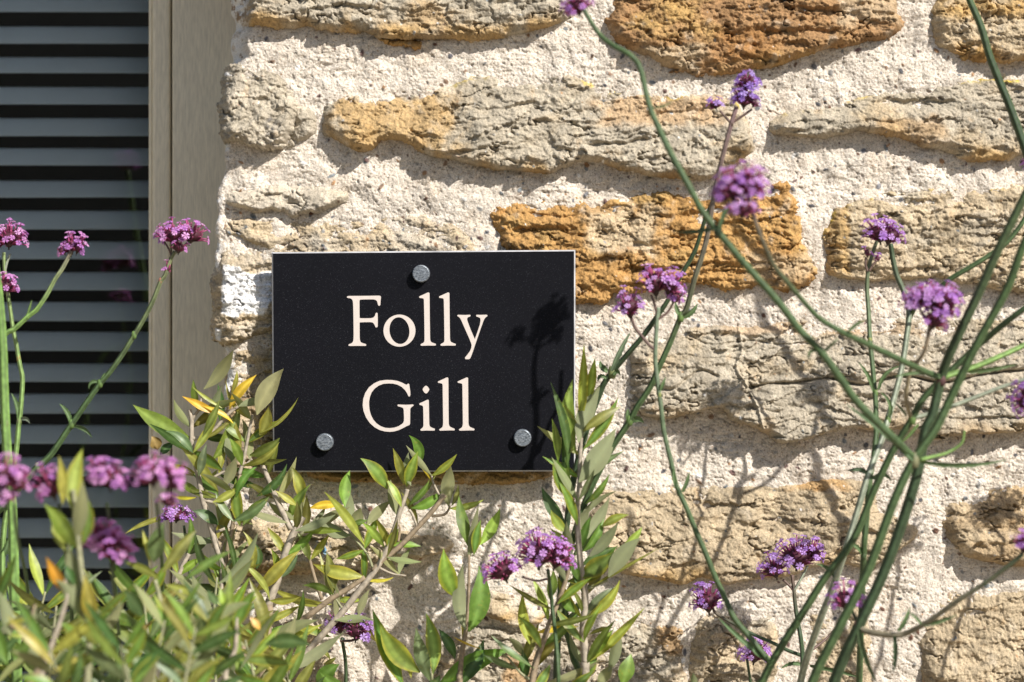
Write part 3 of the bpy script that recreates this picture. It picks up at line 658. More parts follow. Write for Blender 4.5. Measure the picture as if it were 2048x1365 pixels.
yp = [(860,560),(870,547),(1000,550),(1090,546),(1102,555),(1100,572),(1085,582),(1055,592),(1042,605),(1040,640),(1060,700),(1110,830),(1180,990),(1230,850),(1270,730),(1283,660),(1282,620),(1270,600),(1240,588),(1210,578),(1203,560),(1212,547),(1300,548),(1395,545),(1410,555),(1408,572),(1390,585),(1365,605),(1340,650),(1290,790),(1200,1050),(1150,1200),(1110,1310),(1095,1340),(1075,1355),(1010,1355),(1000,1340),(1005,1320),(1050,1265),(1090,1210),(1115,1150),(1122,1100),(1115,1070),(1080,980),(1000,800),(930,640),(910,605),(885,582),(865,572)]
Gp = [(1005,293),(1030,272),(1048,272),(1058,285),(1065,330),(1078,430),(1080,490),(1072,515),(1055,524),(1040,512),(1015,455),(970,390),(910,335),(830,292),(740,270),(650,267),(550,275),(460,310),(380,370),(325,440),(290,530),(275,620),(275,700),(285,790),(310,880),(355,970),(420,1045),(500,1100),(590,1132),(680,1138),(770,1128),(850,1100),(920,1055),(945,1025),(955,990),(955,900),(950,790),(943,755),(925,738),(890,725),(845,715),(830,705),(828,690),(840,677),(900,680),(1000,683),(1080,679),(1130,676),(1144,688),(1138,705),(1110,722),(1090,738),(1078,765),(1076,850),(1075,1000),(1074,1055),(1060,1078),(1010,1098),(930,1140),(850,1178),(760,1203),(680,1210),(580,1202),(480,1175),(380,1120),(290,1040),(215,930),(165,800),(150,690),(160,570),(200,450),(270,345),(370,265),(480,215),(600,198),(720,200),(830,218),(920,252),(970,278)]
ip = [(180,668),(190,652),(260,622),(335,585),(355,583),(367,600),(370,750),(373,950),(376,1060),(384,1095),(400,1115),(440,1135),(478,1148),(488,1165),(478,1185),(400,1186),(330,1184),(220,1190),(204,1178),(204,1163),(225,1145),(250,1125),(262,1090),(262,1000),(260,850),(256,730),(248,705),(228,695),(190,685)]
dp = [(312,310),(330,318),(345,330),(365,358),(378,382),(368,408),(350,435),(332,455),(312,463),(294,456),(280,445),(258,412),(245,385),(256,360),(275,335),(293,318)]
l2 = [(540,240),(550,225),(640,185),(715,150),(735,150),(748,165),(750,400),(752,800),(755,1040),(762,1085),(785,1115),(830,1135),(865,1148),(874,1165),(864,1183),(780,1182),(700,1184),(590,1188),(572,1178),(572,1160),(600,1143),(630,1120),(642,1085),(646,1040),(642,700),(636,300),(630,275),(610,265),(555,255)]
def letter(loops, name='letter'):
    """loops: list of outlines (first outer; an 'o' has (outer, inner))"""
    bm = bmesh.new(); ht = hS + .00035; hb = hS - .0002
    if loops[0] == 'ring':
        A, B = loops[1], loops[2]; n = len(A)
        a = [bm.verts.new(P(x, y, ht)) for x, y in A]; b_ = [bm.verts.new(P(x, y, ht)) for x, y in B]
        a0 = [bm.verts.new(P(x, y, hb)) for x, y in A]; b0 = [bm.verts.new(P(x, y, hb)) for x, y in B]
        for i in range(n):
            j = (i + 1) % n
            bm.faces.new((a[i], a[j], b_[j], b_[i])); bm.faces.new((a[j], a[i], a0[i], a0[j])); bm.faces.new((b_[i], b_[j], b0[j], b0[i]))
    else:
        for L in loops:
            a = [bm.verts.new(P(x, y, ht)) for x, y in L]; a0 = [bm.verts.new(P(x, y, hb)) for x, y in L]; n = len(L)
            for tri in tessellate_polygon([[Vector((x, y, 0)) for x, y in L]]): bm.faces.new([a[i] for i in tri])
            for i in range(n): j = (i + 1) % n; bm.faces.new((a[j], a[i], a0[i], a0[j]))
    bmesh.ops.recalc_face_normals(bm, faces=bm.faces)
    me = bpy.data.meshes.new(name); bm.to_mesh(me); bm.free(); return link(name, me, sign, M_LET)
th = np.linspace(0, 2 * math.pi, 72, endpoint=False)
oo = [(1082 + 291 * math.cos(a), 835 + 292 * math.sin(a)) for a in th]
ri = R(-8); oi = [(1082 + 181 * math.cos(a) * math.cos(ri) - 244 * math.sin(a) * math.sin(ri), 835 + 181 * math.cos(a) * math.sin(ri) + 244 * math.sin(a) * math.cos(ri)) for a in th]
letter([Z(680, 570, 9.1, Fp)]); letter(['ring', Z(680, 570, 9.1, oo), Z(680, 570, 9.1, oi)])
letter([Z(820, 570, 9.1, lp)]); letter([Z(820, 570, 9.1, lp, 362)]); letter([Z(820, 570, 9.1, yp)])
letter([Z(710, 740, 9.75, Gp)]); letter([Z(820, 740, 9.75, ip), Z(820, 740, 9.75, dp)]); letter([Z(820, 740, 9.75, l2)]); letter([Z(820, 740, 9.75, l2, 385)])

m_st, t, b = new_mat('galvanised_stud')
tc = nd(t, 'ShaderNodeTexCoord'); n1 = nd(t, 'ShaderNodeTexNoise', Scale=480, Detail=5, Roughness=.7); mp = nd(t, 'ShaderNodeMapping'); mp.inputs['Scale'].default_value = (1, 1, 2.2); mp.inputs['Rotation'].default_value = (0, .6, 0)
t.links.new(tc.outputs['Object'], mp.inputs[0]); t.links.new(mp.outputs[0], n1.inputs['Vector'])
rp = nd(t, 'ShaderNodeValToRGB'); rp.color_ramp.elements[0].position = .35; rp.color_ramp.elements[0].color = (.055, .068, .085, 1); rp.color_ramp.elements[1].position = .75; rp.color_ramp.elements[1].color = (.44, .48, .52, 1)
t.links.new(n1.outputs[0], rp.inputs[0]); t.links.new(rp.outputs[0], b.inputs['Base Color']); b.inputs['Metallic'].default_value = .5; b.inputs['Roughness'].default_value = .42
bp = nd(t, 'ShaderNodeBump', Strength=.4, Distance=.0004); t.links.new(n1.outputs[0], bp.inputs['Height']); t.links.new(bp.outputs[0], b.inputs['Normal'])
def stud(px, py):
    c = P(px, py, hS); k = S * (D - hS) / D; r = 17.5 * k; mb = MB(); vs = []; fs = []; n = 32
    prof = [(1.0, 0), (1.02, .0012), (1.0, .0050), (.95, .0058), (.88, .0062), (.84, .0061), (.5, .0064), (.0, .0065)]
    for q, y in prof[:-1]:
        for i in range(n): a = 2 * math.pi * i / n; vs.append((c.x + r * q * math.cos(a), c.y - y, c.z + r * q * math.sin(a)))
    vs.append((c.x, c.y - prof[-1][1], c.z))
    for i in range(len(prof) - 2):
        for j in range(n): fs.append((i * n + j, i * n + (j + 1) % n, (i + 1) * n + (j + 1) % n, (i + 1) * n + j))
    L = (len(prof) - 2) * n
    for j in range(n): fs.append((L + j, L + (j + 1) % n, len(vs) - 1))
    mb.add(vs, fs, (.4, .4, .4)); mb.build('stud', m_st, sign)
    # the bolt that holds the panel off the stones
    m2 = MB(); tube(m2, [(c.x, SY + .006, c.z), (c.x, .01, c.z)], .004, (.3, .3, .3), 10); m2.build('bolt', m_st, sign)
for p in ((842.5, 548), (650, 884.5), (1045, 876)): stud(*p)
# ---------------------------------------------------------------- the plants
G1 = (.038, .064, .024); G2 = (.025, .042, .019); G3 = (.10, .165, .045); PURP = (.085, .055, .045); GREYG = (.17, .19, .14); BRN = (.13, .095, .055)
def px3(pts, hdef=None):
    return [(p[0], p[1], p[2] if len(p) > 2 else hdef) for p in pts]
def stem_path(mb, pts, w0, w1, col, h=None, sides=8, sq=.16, n=6, col2=None, ridge_light=2.1):
    """pts (px, py, h); w0,w1 width in photograph pixels from the foot to the tip"""
    Q = catmull(px3(pts, h), n); m = len(Q)
    W = [P(*q) for q in Q]
    rr = [(w0 + (w1 - w0) * i / (m - 1)) * .5 * S * (D - Q[i][2]) / D for i in range(m)]
    cc = [tuple(a + (b - a) * max(0, (i / (m - 1) - .55) / .45) for a, b in zip(col, col2 or col)) for i in range(m)]
    tube(mb, W, rr, cc, sides, sq, ridge_light=ridge_light)
def node(mb, p, w, col, h):
    c = P(p[0], p[1], h); r = w * .5 * S * (D - h) / D
    tube(mb, [c + Vector((0, 0, -r * 1.1)), c + Vector((0, 0, -r * .3)), c + Vector((0, 0, r * .5)), c + Vector((0, 0, r * 1.2))], [r * .6, r * .8, r * .76, r * .5], col, 8)

def leaf(mb, bp, tp, wpx, cv=0.0, roll=0.0, under=False, col=(.15, .26, .04), edge=None, mid=None, hb=.1, ht=None, fold=.22, bow=.06, prof='olive', n=10, teeth=0, twist=0.0):
    if ht is None: ht = hb
    vx, vy = tp[0] - bp[0], tp[1] - bp[1]; L = math.hypot(vx, vy) + 1e-6; nx, ny = -vy / L, vx / L
    C = []
    for i in range(n + 1):
        t = i / n; o = cv * 4 * t * (1 - t)
        C.append((bp[0] + vx * t + nx * o, bp[1] + vy * t + ny * o, hb + (ht - hb) * t))
    W = [P(*c) for c in C]; Lw = (W[-1] - W[0]).length
    eye = Vector((0, -D, ZC)); vs = []; cs = []
    mid = mid or tuple(min(.9, x * 1.45 + .03) for x in col); edge = edge or tuple(x * .96 for x in col)
    for i in range(n + 1):
        t = i / n
        T = (W[min(i + 1, n)] - W[max(i - 1, 0)]).normalized(); V = (eye - W[i]).normalized()
        Sd = T.cross(V)
        Sd = Sd.normalized() if Sd.length > 1e-6 else Vector((1, 0, 0)); N = Sd.cross(T).normalized()
        rot = Matrix.Rotation(roll * (1 - .25 * t) + twist * (t - .5), 3, T); Sd = rot @ Sd; N = rot @ N
        if under: N = -N
        if prof == 'olive': pw = max(.03, math.sin(math.pi * min(1, max(0, t * .98 + .01)) ** .9) ** 1.15) if t > .06 else .07
        else: pw = max(.1, math.sin(math.pi * (t * .9 + .1) ** .8) ** .7) * (1 + (teeth * (.5 if i % 2 else -.5)))
        if t > .995: pw = .02
        hw = wpx * .5 * S * pw * (D - C[i][2]) / D
        bo = N * (Lw * bow * (4 * t * (1 - t)))
        for u in (-1, -.5, 0, .5, 1):
            q = W[i] + Sd * (hw * u) + N * (hw * fold * (abs(u) ** 1.3) * 1.4) + bo
            vs.append(q); cs.append(mid if u == 0 else (edge if abs(u) == 1 else col))
    fs = []
    for i in range(n):
        for k in range(4):
            a = i * 5 + k; f = (a, a + 1, a + 6, a + 5)
            fs.append(f)
    # wind so the upper face looks along N
    v0, v1, v2 = (Vector(vs[k]) for k in (fs[8][0], fs[8][1], fs[8][2]))
    T = (W[1] - W[0]).normalized(); 
    k = 2 * (n // 2); 
    f = fs[(n // 2) * 4 + 1]; nn = (Vector(vs[f[1]]) - Vector(vs[f[0]])).cross(Vector(vs[f[3]]) - Vector(vs[f[0]]))
    i = n // 2; Tm = (W[i + 1] - W[i - 1]).normalized(); V = (eye - W[i]).normalized(); Sd = Tm.cross(V).normalized(); N = Sd.cross(Tm); N = Matrix.Rotation(roll * .88 + twist * (i / n - .5), 3, Tm) @ N
    if under: N = -N
    if nn.dot(N) < 0: fs = [q[::-1] for q in fs]
    mb.add(vs, fs, cs)

def vleaf(mb, pts, wpx, h, col=(.075, .125, .045)):
    """narrow toothed verbena leaf along a bent midrib"""
    if len(pts) == 2: leaf(mb, pts[0], pts[1], wpx, 0, .5, False, col, hb=h, prof='v', teeth=.25, n=12, fold=.5)
    else:
        b, m, t = pts[0], pts[len(pts) // 2], pts[-1]; vx, vy = t[0] - b[0], t[1] - b[1]; L = math.hypot(vx, vy) + 1e-6
        cv = ((m[0] - b[0]) * -vy + (m[1] - b[1]) * vx) / L
        leaf(mb, b, t, wpx, cv, .5, False, col, hb=h, prof='v', teeth=.25, n=12, fold=.5)

LILAC = [(.64, .35, .74), (.56, .27, .66), (.71, .43, .80), (.48, .23, .64)]
def floret_petals(mb, c, nrm, r, col, rnd):
    nrm = nrm.normalized(); a = nrm.cross(Vector((.2, .4, .9))).normalized(); b = nrm.cross(a); ph = rnd.uniform(0, 6.28)
    for k in range(5):
        t = ph + k * 2 * math.pi / 5; d = a * math.cos(t) + b * math.sin(t); s = a * -math.sin(t) + b * math.cos(t)
        rk = r * rnd.uniform(.85, 1.1); dr = rnd.uniform(-.25, .15)
        vs = [c, c + d * rk * .5 + s * rk * .27 + nrm * rk * .12, c + d * rk * .95 + s * rk * .36 + nrm * rk * dr, c + d * rk * .86 + nrm * rk * (dr * .8 + .06), c + d * rk * .95 - s * rk * .36 + nrm * rk * dr, c + d * rk * .5 - s * rk * .27 + nrm * rk * .12]
        f = rnd.uniform(.85, 1.15); cc = tuple(x * f for x in col); dk = tuple(x * .6 for x in cc)
        mb.add(vs, [(0, 1, 2, 3), (0, 3, 4, 5)], [dk, cc, cc, cc, cc, cc])

def head(parent, clusters, h, seed, blue=0.0, label=None):
    """one flower head = several tight clusters (px, py, half width px, half height px, axis tilt, florets)"""
    rnd = random.Random(seed); tb = MB(); pb = MB()
    for (px, py, rw, rh, ang, n) in clusters:
        hc = h + rnd.uniform(-.004, .004); k = S * (D - hc) / D
        ax = Vector((math.sin(ang), -.10, math.cos(ang))).normalized(); sx = ax.cross(Vector((0, 1, 0))).normalized(); sy = ax.cross(sx)
        c = P(px, py, hc) - ax * (rh * k * .62)          # foot of the dome
        Rw, Rh = rw * k, rh * k * 1.62
        base = c - ax * (Rh * .12)
        # green-brown receptacle
        tube(tb, [base - ax * Rh * .10, base + ax * Rh * .08, base + ax * Rh * .28], [Rw * .10, Rw * .30, Rw * .12], (.06, .035, .03), 8)
        n = int(n * 1.12)
        tube(tb, [c - ax * (Rh * .34), c - ax * (Rh * .24), base], [Rw * .05, Rw * .055, Rw * .09], (.07, .06, .04), 6)
        tube(tb, [base + ax * Rh * q for q in (.02, .14, .3, .46, .58, .64)], [Rw * q for q in (.12, .42, .60, .56, .34, .06)], (.075, .018, .03), 10)
        for i in range(n):
            u = (i + .5) / n; thm = math.acos(1 - u * 1.12) ; az = i * 2.39996 + rnd.uniform(-.25, .25)
            thm += rnd.uniform(-.08, .08)
            dirv = sx * (math.sin(thm) * math.cos(az)) + sy * (math.sin(thm) * math.sin(az)) + ax * math.cos(thm)
            rr = rnd.uniform(.82, 1.08)
            tip = c + (sx * (math.sin(thm) * math.cos(az)) + sy * (math.sin(thm) * math.sin(az))) * (Rw * rr) + ax * (Rh * (math.cos(thm) * .86 + .08) * rr)
            st = base + (tip - base) * .22
            mid = base + (tip - base) * .62 + ax * (Rh * .06)
            L = (tip - st).length
            bud = rnd.random() < .30
            if bud: tip = mid + (tip - mid) * .55
            m0 = (.075, .018, .026); m1 = (.20, .03, .075); m2 = (.46, .09, .24) if not bud else (.33, .07, .15)
            f = rnd.uniform(.7, 1.25); m1 = tuple(x * f for x in m1); m2 = tuple(x * f for x in m2)
            if blue: m2 = (m2[0] * .75, m2[1], m2[2] * 1.1)
            rb = .00072; 
            tube(tb, [st, st + (mid - st) * .5, mid, mid + (tip - mid) * .5, tip], [rb * .8, rb * 1.25, rb * 1.15, rb * .62, rb * (.75 if not bud else .9)], [m0, m1, m1, m2, m2], 5)
            if not bud:
                nr = (tip - mid).normalized() * .75 + ax * .25 + Vector((rnd.uniform(-.2, .2), rnd.uniform(-.25, .05), rnd.uniform(-.1, .2)))
                col = LILAC[rnd.randrange(4)]; 
                if blue: col = (col[0] * (1 - .32 * blue), col[1] * (1 - .12 * blue), col[2])
                if 71 <= seed <= 85: col = (min(.85, col[0] * 1.1), col[1] * .98, col[2] * .92)
                floret_petals(pb, tip + nr * .0004, nr, .0030 * rnd.uniform(.85, 1.25), col, rnd)
    hd = tb.build('flower_head', M_CALYX, parent)
    if label: hd['label'] = label
    pb.build('petals', M_PETAL, hd, smooth=False)
    return hd

VG = 'purple verbena stems in front of the wall and window'
def verbena(label, foot, stems, leaves=(), heads=(), nodes=()):
    """stems: (pts, w0, w1, colour[, colour at tip]); heads: (clusters, h, seed, blue)"""
    root = empty('verbena_plant', foot); tag(root, label, 'flower', VG)
    mb = MB()
    for st in stems: stem_path(mb, st[0], st[1], st[2], st[3], col2=st[4] if len(st) > 4 else None)
    for nn in nodes: node(mb, nn[:2], nn[3], nn[4], nn[2])
    mb.build('stem', M_STEM, root)
    if leaves:
        lb = MB()
        for lf in leaves: vleaf(lb, lf[0], lf[1], lf[2], *(lf[3:]))
        lb.build('leaves', M_VLEAF, root)
    for hd in heads: head(root, *hd)
    return root
def C1(x, y, rw, rh, n, ang=0.0): return [(x, y, rw, rh, ang, n)]
FOOT = 3470
def dn(x, y, h, x2, h2): return [(x, y, h), ((x + x2) / 2 + 10, (y + FOOT) / 2, (h + h2) / 2), (x2, FOOT, h2)]

# A: dark thick stem
hA = .289
verbena('verbena on the darkest thick stem, its curved branch ending before the bright orange stone', P(1380, FOOT, 0.165), [
  ([(1380, FOOT, 0.165), (1500, 2200, 0.214), (1600, 1580, 0.256), (1668, 1365, 0.272), (1715, 1258, 0.281), (1774, 1129, 0.284), (1830, 965, hA), (1850, 864, hA), (1865, 829, hA), (1882, 758, hA), (1903, 700, 0.297), (1953, 596, 0.305), (1994, 505, 0.314), (2048, 395, 0.322), (2120, 250, 0.330), (2170, 60, 0.338)], 21, 14, G2, (.05, .07, .03)),
  ([(1882, 757, hA), (1846, 742, 0.305), (1812, 726, 0.322), (1739, 691, 0.346), (1695, 670, 0.363), (1648, 644, 0.371), (1624, 623, 0.380), (1577, 568, 0.396), (1548, 532, 0.404), (1526, 484, 0.412), (1508, 436, 0.412), (1500, 415, 0.412)], 12, 7, G1, PURP),
  ([(1885, 757, hA), (1903, 750, 0.284), (1941, 738, 0.277), (1985, 720, 0.264), (2048, 691, 0.247), (2120, 650, 0.231)], 11, 9, G3),
  ([(1715, 1254, 0.281), (1731, 1262, 0.284), (1751, 1267, 0.289), (1789, 1271, 0.297), (1812, 1267, 0.300), (1853, 1246, 0.314), (1920, 1199, 0.330), (1970, 1167, 0.338), (2017, 1132, 0.346), (2046, 1108, 0.350)], 11, 8, (.12, .105, .07), G2),
  ([(1717, 1252, 0.277), (1712, 1240, 0.272), (1707, 1228, 0.269), (1700, 1215, 0.264)], 7, 5, G2),
 ], [([(1696, 664), (1705, 652), (1731, 640)], 9, 0.366), ([(1880, 756), (1830, 750), (1789, 754)], 9, 0.297, (.11, .17, .07)), ([(1795, 1262), (1808, 1240), (1819, 1215)], 11, 0.300), ([(1790, 1272), (1795, 1302), (1786, 1346)], 11, 0.300, (.06, .1, .045)), ([(1719, 1258), (1731, 1300), (1753, 1366)], 12, 0.284, (.07, .11, .045)),
     ([(1935, 744), (1970, 737), (2035, 729)], 10, 0.277, (.09, .14, .05)), ([(1846, 1249), (1880, 1240), (1914, 1229)], 9, 0.314), ([(1842, 1249), (1830, 1236), (1818, 1225)], 7, 0.314)],
 [([(1462, 368, 36, 36, -.2, 40), (1502, 360, 38, 42, .15, 52), (1486, 412, 30, 26, .1, 26), (1444, 386, 22, 20, -.5, 14)], .412, 11), (C1(1693, 1190, 38, 34, 30), .264, 12), (C1(2056, 1080, 32, 30, 26, .4), .35, 13)],
 [(1882, 758, hA, 25, (.10, .05, .05)), (1716, 1255, .28, 24, (.14, .07, .06)), (1695, 670, .363, 13, G1), (1970, 1167, .338, 11, G2)])

# B: green thick stem
hB = .32
verbena('verbena on a bright green thick stem, one branch arching to a head at the top', P(1330, FOOT, 0.208), [
  ([(1330, FOOT, 0.208), (1450, 2200, 0.256), (1570, 1540, 0.296), (1620, 1375, 0.304), (1677, 1258, 0.312), (1736, 1141, 0.315), (1789, 1000, hB), (1828, 920, hB), (1871, 858, hB), (1900, 799, hB), (1953, 690, 0.328), (2014, 578, 0.336), (2048, 487, 0.344), (2100, 380, 0.352), (2150, 200, 0.352)], 17.5, 13.5, G1, G1),
  ([(1826, 918, hB), (1795, 885, 0.336), (1765, 855, 0.341), (1712, 802, 0.347), (1677, 752, 0.352), (1640, 702, 0.355), (1600, 661, 0.358), (1552, 599, 0.362), (1493, 532, 0.365), (1437, 465, 0.368), (1403, 420, 0.368), (1376, 369, 0.368), (1342, 308, 0.360), (1314, 249, 0.352), (1301, 219, 0.349), (1290, 178, 0.344), (1280, 137, 0.336), (1262, 112, 0.336), (1222, 89, 0.328), (1198, 68, 0.320), (1178, 38, 0.320), (1167, 18, 0.320)], 15, 8, G1, G1),
  ([(1841, 920, hB), (1870, 913, 0.312), (1897, 905, 0.304), (1923, 887, 0.304), (1929, 862, 0.304)], 7, 4, G3),
 ], [([(1826, 922), (1770, 876), (1692, 808)], 13, 0.328, (.065, .11, .045)), ([(1841, 922), (1930, 925), (2016, 919)], 11, 0.312, (.085, .14, .05)), ([(1434, 458), (1375, 468), (1350, 464)], 10, 0.371, (.05, .085, .035)), ([(1438, 458), (1445, 428), (1462, 402)], 11, 0.371, (.05, .085, .035)), ([(1643, 706), (1660, 690), (1678, 676)], 7, 0.355), ([(1640, 704), (1622, 705), (1621, 724)], 8, 0.355), ([(1303, 215), (1320, 212), (1345, 203)], 6, 0.349)],
 [(C1(1152, 6, 34, 26, 30, -.3), .32, 21)], [(1828, 921, hB, 27, (.17, .17, .09)), (1436, 462, .368, 22, G2), (1641, 704, .355, 17, G1)])

# C: dark stem leaning right behind the others, carries two side shoots
verbena('verbena leaning behind the two thick stems, bearing the head with most florets', P(1180, FOOT, .05), [
  ([(1180, FOOT, 0.100), (1330, 2200, 0.160), (1480, 1480, 0.210), (1528, 1357, 0.220), (1563, 1293, 0.224), (1604, 1229, 0.230), (1651, 1155, 0.236), (1707, 1079, 0.240), (1748, 981, 0.244), (1789, 896, 0.250), (1824, 838, 0.256), (1850, 793, 0.260), (1906, 738, 0.264), (1967, 682, 0.270), (2048, 618, 0.290), (2150, 550, 0.290), (2300, 420, 0.290)], 14.5, 10.5, G1, G2),
  ([(1822, 836, 0.256), (1813, 806, 0.272), (1813, 780, 0.280), (1821, 741, 0.287), (1835, 724, 0.293), (1850, 700, 0.299), (1858, 660, 0.302), (1862, 640, 0.302)], 8, 6, (.17, .14, .085), PURP),
  ([(1860, 655, 0.302), (1846, 630, 0.302), (1836, 612, 0.302)], 5, 4, PURP),
  ([(1828, 836, 0.256), (1856, 829, 0.254), (1894, 817, 0.253), (1941, 799, 0.251), (2000, 776, 0.251), (2048, 760, 0.253), (2078, 752, 0.257), (2082, 768, 0.263), (2060, 785, 0.266)], 8, 6, GREYG, GREYG),
  ([(1543, 1330, 0.220), (1528, 1311, 0.223), (1498, 1273, 0.220), (1469, 1238, 0.219), (1451, 1199, 0.217), (1430, 1154, 0.216), (1414, 1114, 0.215), (1392, 1063, 0.213), (1374, 1019, 0.212), (1358, 984, 0.210), (1350, 962, 0.209), (1341, 920, 0.207), (1328, 865, 0.205), (1322, 815, 0.204), (1316, 772, 0.202), (1311, 728, 0.200), (1311, 693, 0.200), (1314, 643, 0.200), (1317, 615, 0.200)], 11, 7, G1, (.12, .15, .10)),
  ([(1311, 700, .200), (1298, 690, .200), (1283, 672, .200), (1270, 655, .200), (1263, 636, .200)], 6, 5, PURP, PURP),
  ([(1314, 630, .200), (1308, 605, .200), (1302, 590, .200)], 5, 4, PURP), ([(1314, 640, .200), (1335, 625, .200), (1350, 600, .200)], 5, 4, PURP),
 ], [([(1541, 1328), (1490, 1292), (1437, 1236)], 13, .22, (.075, .13, .05)), ([(1320, 783), (1324, 768), (1332, 754)], 8, .203), ([(1364, 984), (1371, 965), (1379, 944)], 9, .21), ([(1352, 978), (1346, 955), (1348, 935)], 8, .21), ([(1812, 833), (1800, 818), (1786, 804)], 6, .26), ([(1838, 849), (1820, 873), (1802, 886)], 8, .256, G3)],
 [([(1842, 588, 48, 28, -.35, 44), (1888, 598, 40, 40, .3, 50), (1872, 632, 30, 28, .3, 24)], .303, 31), (C1(2044, 795, 40, 30, 32, -1.3), .266, 32, .3), ([(1308, 556, 30, 38, -.12, 34), (1345, 562, 30, 30, .35, 26), (1352, 590, 20, 18, .4, 12)], .20, 33), (C1(1258, 604, 32, 34, 26, -.1), .20, 34, .2)],
 [(1824, 839, .256, 20, G3), (1543, 1328, .22, 17, G1), (1358, 985, .21, 13, G1), (1319, 792, .203, 11, (.16, .18, .05)), (1862, 640, .303, 9, PURP)])

# D1 and D2: thin stems to the half dome head at the right
verbena('thin verbena with a half dome head on the grey stone and two buds under it', P(1640, FOOT, .06), [
  ([(1640, FOOT, .06), (1700, 2200, 0.090), (1715, 1500, 0.110), (1722, 1250, 0.161), (1727, 1112, 0.203), (1733, 1038, 0.205), (1739, 965, 0.205), (1746, 922, 0.199), (1752, 870, 0.188), (1752, 829, 0.179), (1750, 788, 0.168), (1745, 732, 0.154), (1740, 681, 0.143), (1737, 622, 0.130), (1734, 578, 0.125), (1736, 543, 0.125), (1742, 518, 0.125), (1751, 490, 0.125), (1759, 474, 0.125)], 12, 6, G1, (.11, .13, .08)),
  ([(1735, 543, .145), (1731, 530, .145), (1732, 515, .145)], 4, 4, PURP), ([(1738, 543, .145), (1746, 530, .145), (1754, 521, .145)], 4, 4, PURP),
 ], [([(1746, 784), (1733, 752), (1717, 725)], 9, .168), ([(1756, 780), (1768, 748), (1800, 732)], 9, .168), ([(1736, 950), (1716, 942), (1695, 943)], 10, .205, (.055, .09, .04)), ([(1745, 957), (1762, 946), (1784, 964)], 11, .205, (.055, .09, .04)), ([(1724, 1109), (1708, 1093), (1689, 1087)], 10, .205)],
 [([(1757, 457, 36, 29, -.15, 34), (1783, 463, 30, 28, .3, 26)], .145, 41, .25), (C1(1733, 502, 9, 14, 5, -.2), .145, 42, .3), (C1(1756, 516, 9, 11, 4, .5), .145, 43, .3)],
 [(1751, 788, .168, 13, G3), (1740, 683, .143, 12, (.18, .2, .06)), (1727, 1112, .204, 13, G1)])
verbena('grey green verbena with two dark heads low on the wall, passing behind the double head', P(1480, FOOT, .06), [
  ([(1480, FOOT, .06), (1560, 2200, 0.090), (1590, 1500, 0.110), (1601, 1365, 0.115), (1636, 1252, 0.160), (1662, 1185, 0.181), (1689, 1106, 0.205), (1710, 1038, 0.205), (1736, 952, 0.205), (1765, 875, 0.189), (1777, 834, 0.180), (1789, 793, 0.169), (1803, 738, 0.155), (1812, 682, 0.143), (1818, 625, 0.130), (1808, 585, 0.125), (1794, 552, 0.125), (1786, 520, 0.125), (1781, 488, 0.125)], 13, 9, GREYG, G2),
  ([(1816, 640, .12), (1836, 606, .14), (1868, 588, .16), (1897, 561, .17), (1947, 531, .175), (1988, 505, .175), (2014, 485, .175), (2048, 440, .175), (2068, 385, .175), (2074, 345, .175)], 10, 8, G1),
  ([(1605, 1350, .115), (1605, 1311, .10), (1601, 1273, .08), (1592, 1223, .075), (1588, 1182, .072), (1584, 1150, .07)], 9, 6, G2, PURP),
  ([(1588, 1182, .072), (1577, 1170, .07), (1566, 1160, .07)], 5, 4, PURP), ([(1588, 1182, .072), (1602, 1158, .072), (1616, 1132, .07)], 5, 4, GREYG),
  ([(1604, 1312, .085), (1575, 1301, .083), (1554, 1290, .08), (1504, 1268, .078), (1469, 1249, .075), (1433, 1228, .072), (1425, 1215, .07)], 7, 5, G2, PURP),
  ([(1607, 1310, .085), (1630, 1296, .08), (1651, 1279, .075), (1669, 1260, .07)], 5, 4, PURP),
 ], [([(1606, 1332), (1585, 1330), (1562, 1338)], 9, .088), ([(1620, 1331), (1670, 1338), (1721, 1356)], 9, .085), ([(1671, 1160), (1655, 1140), (1630, 1128)], 9, .19), ([(1773, 842), (1778, 812), (1760, 784)], 9, .183), ([(1622, 1365), (1632, 1330), (1640, 1312)], 16, .086, G2)],
 [([(1595, 1104, 48, 34, .05, 52), (1545, 1130, 32, 28, -.3, 28), (1628, 1098, 28, 24, .45, 20)], .07, 51, .45), (C1(1413, 1192, 38, 34, 38, -.15), .07, 52, .4), (C1(2078, 318, 34, 30, 34, .1), .175, 53)],
 [(1672, 1162, .19, 14, G1), (1605, 1315, .085, 10, G2), (1776, 840, .182, 14, G3)])

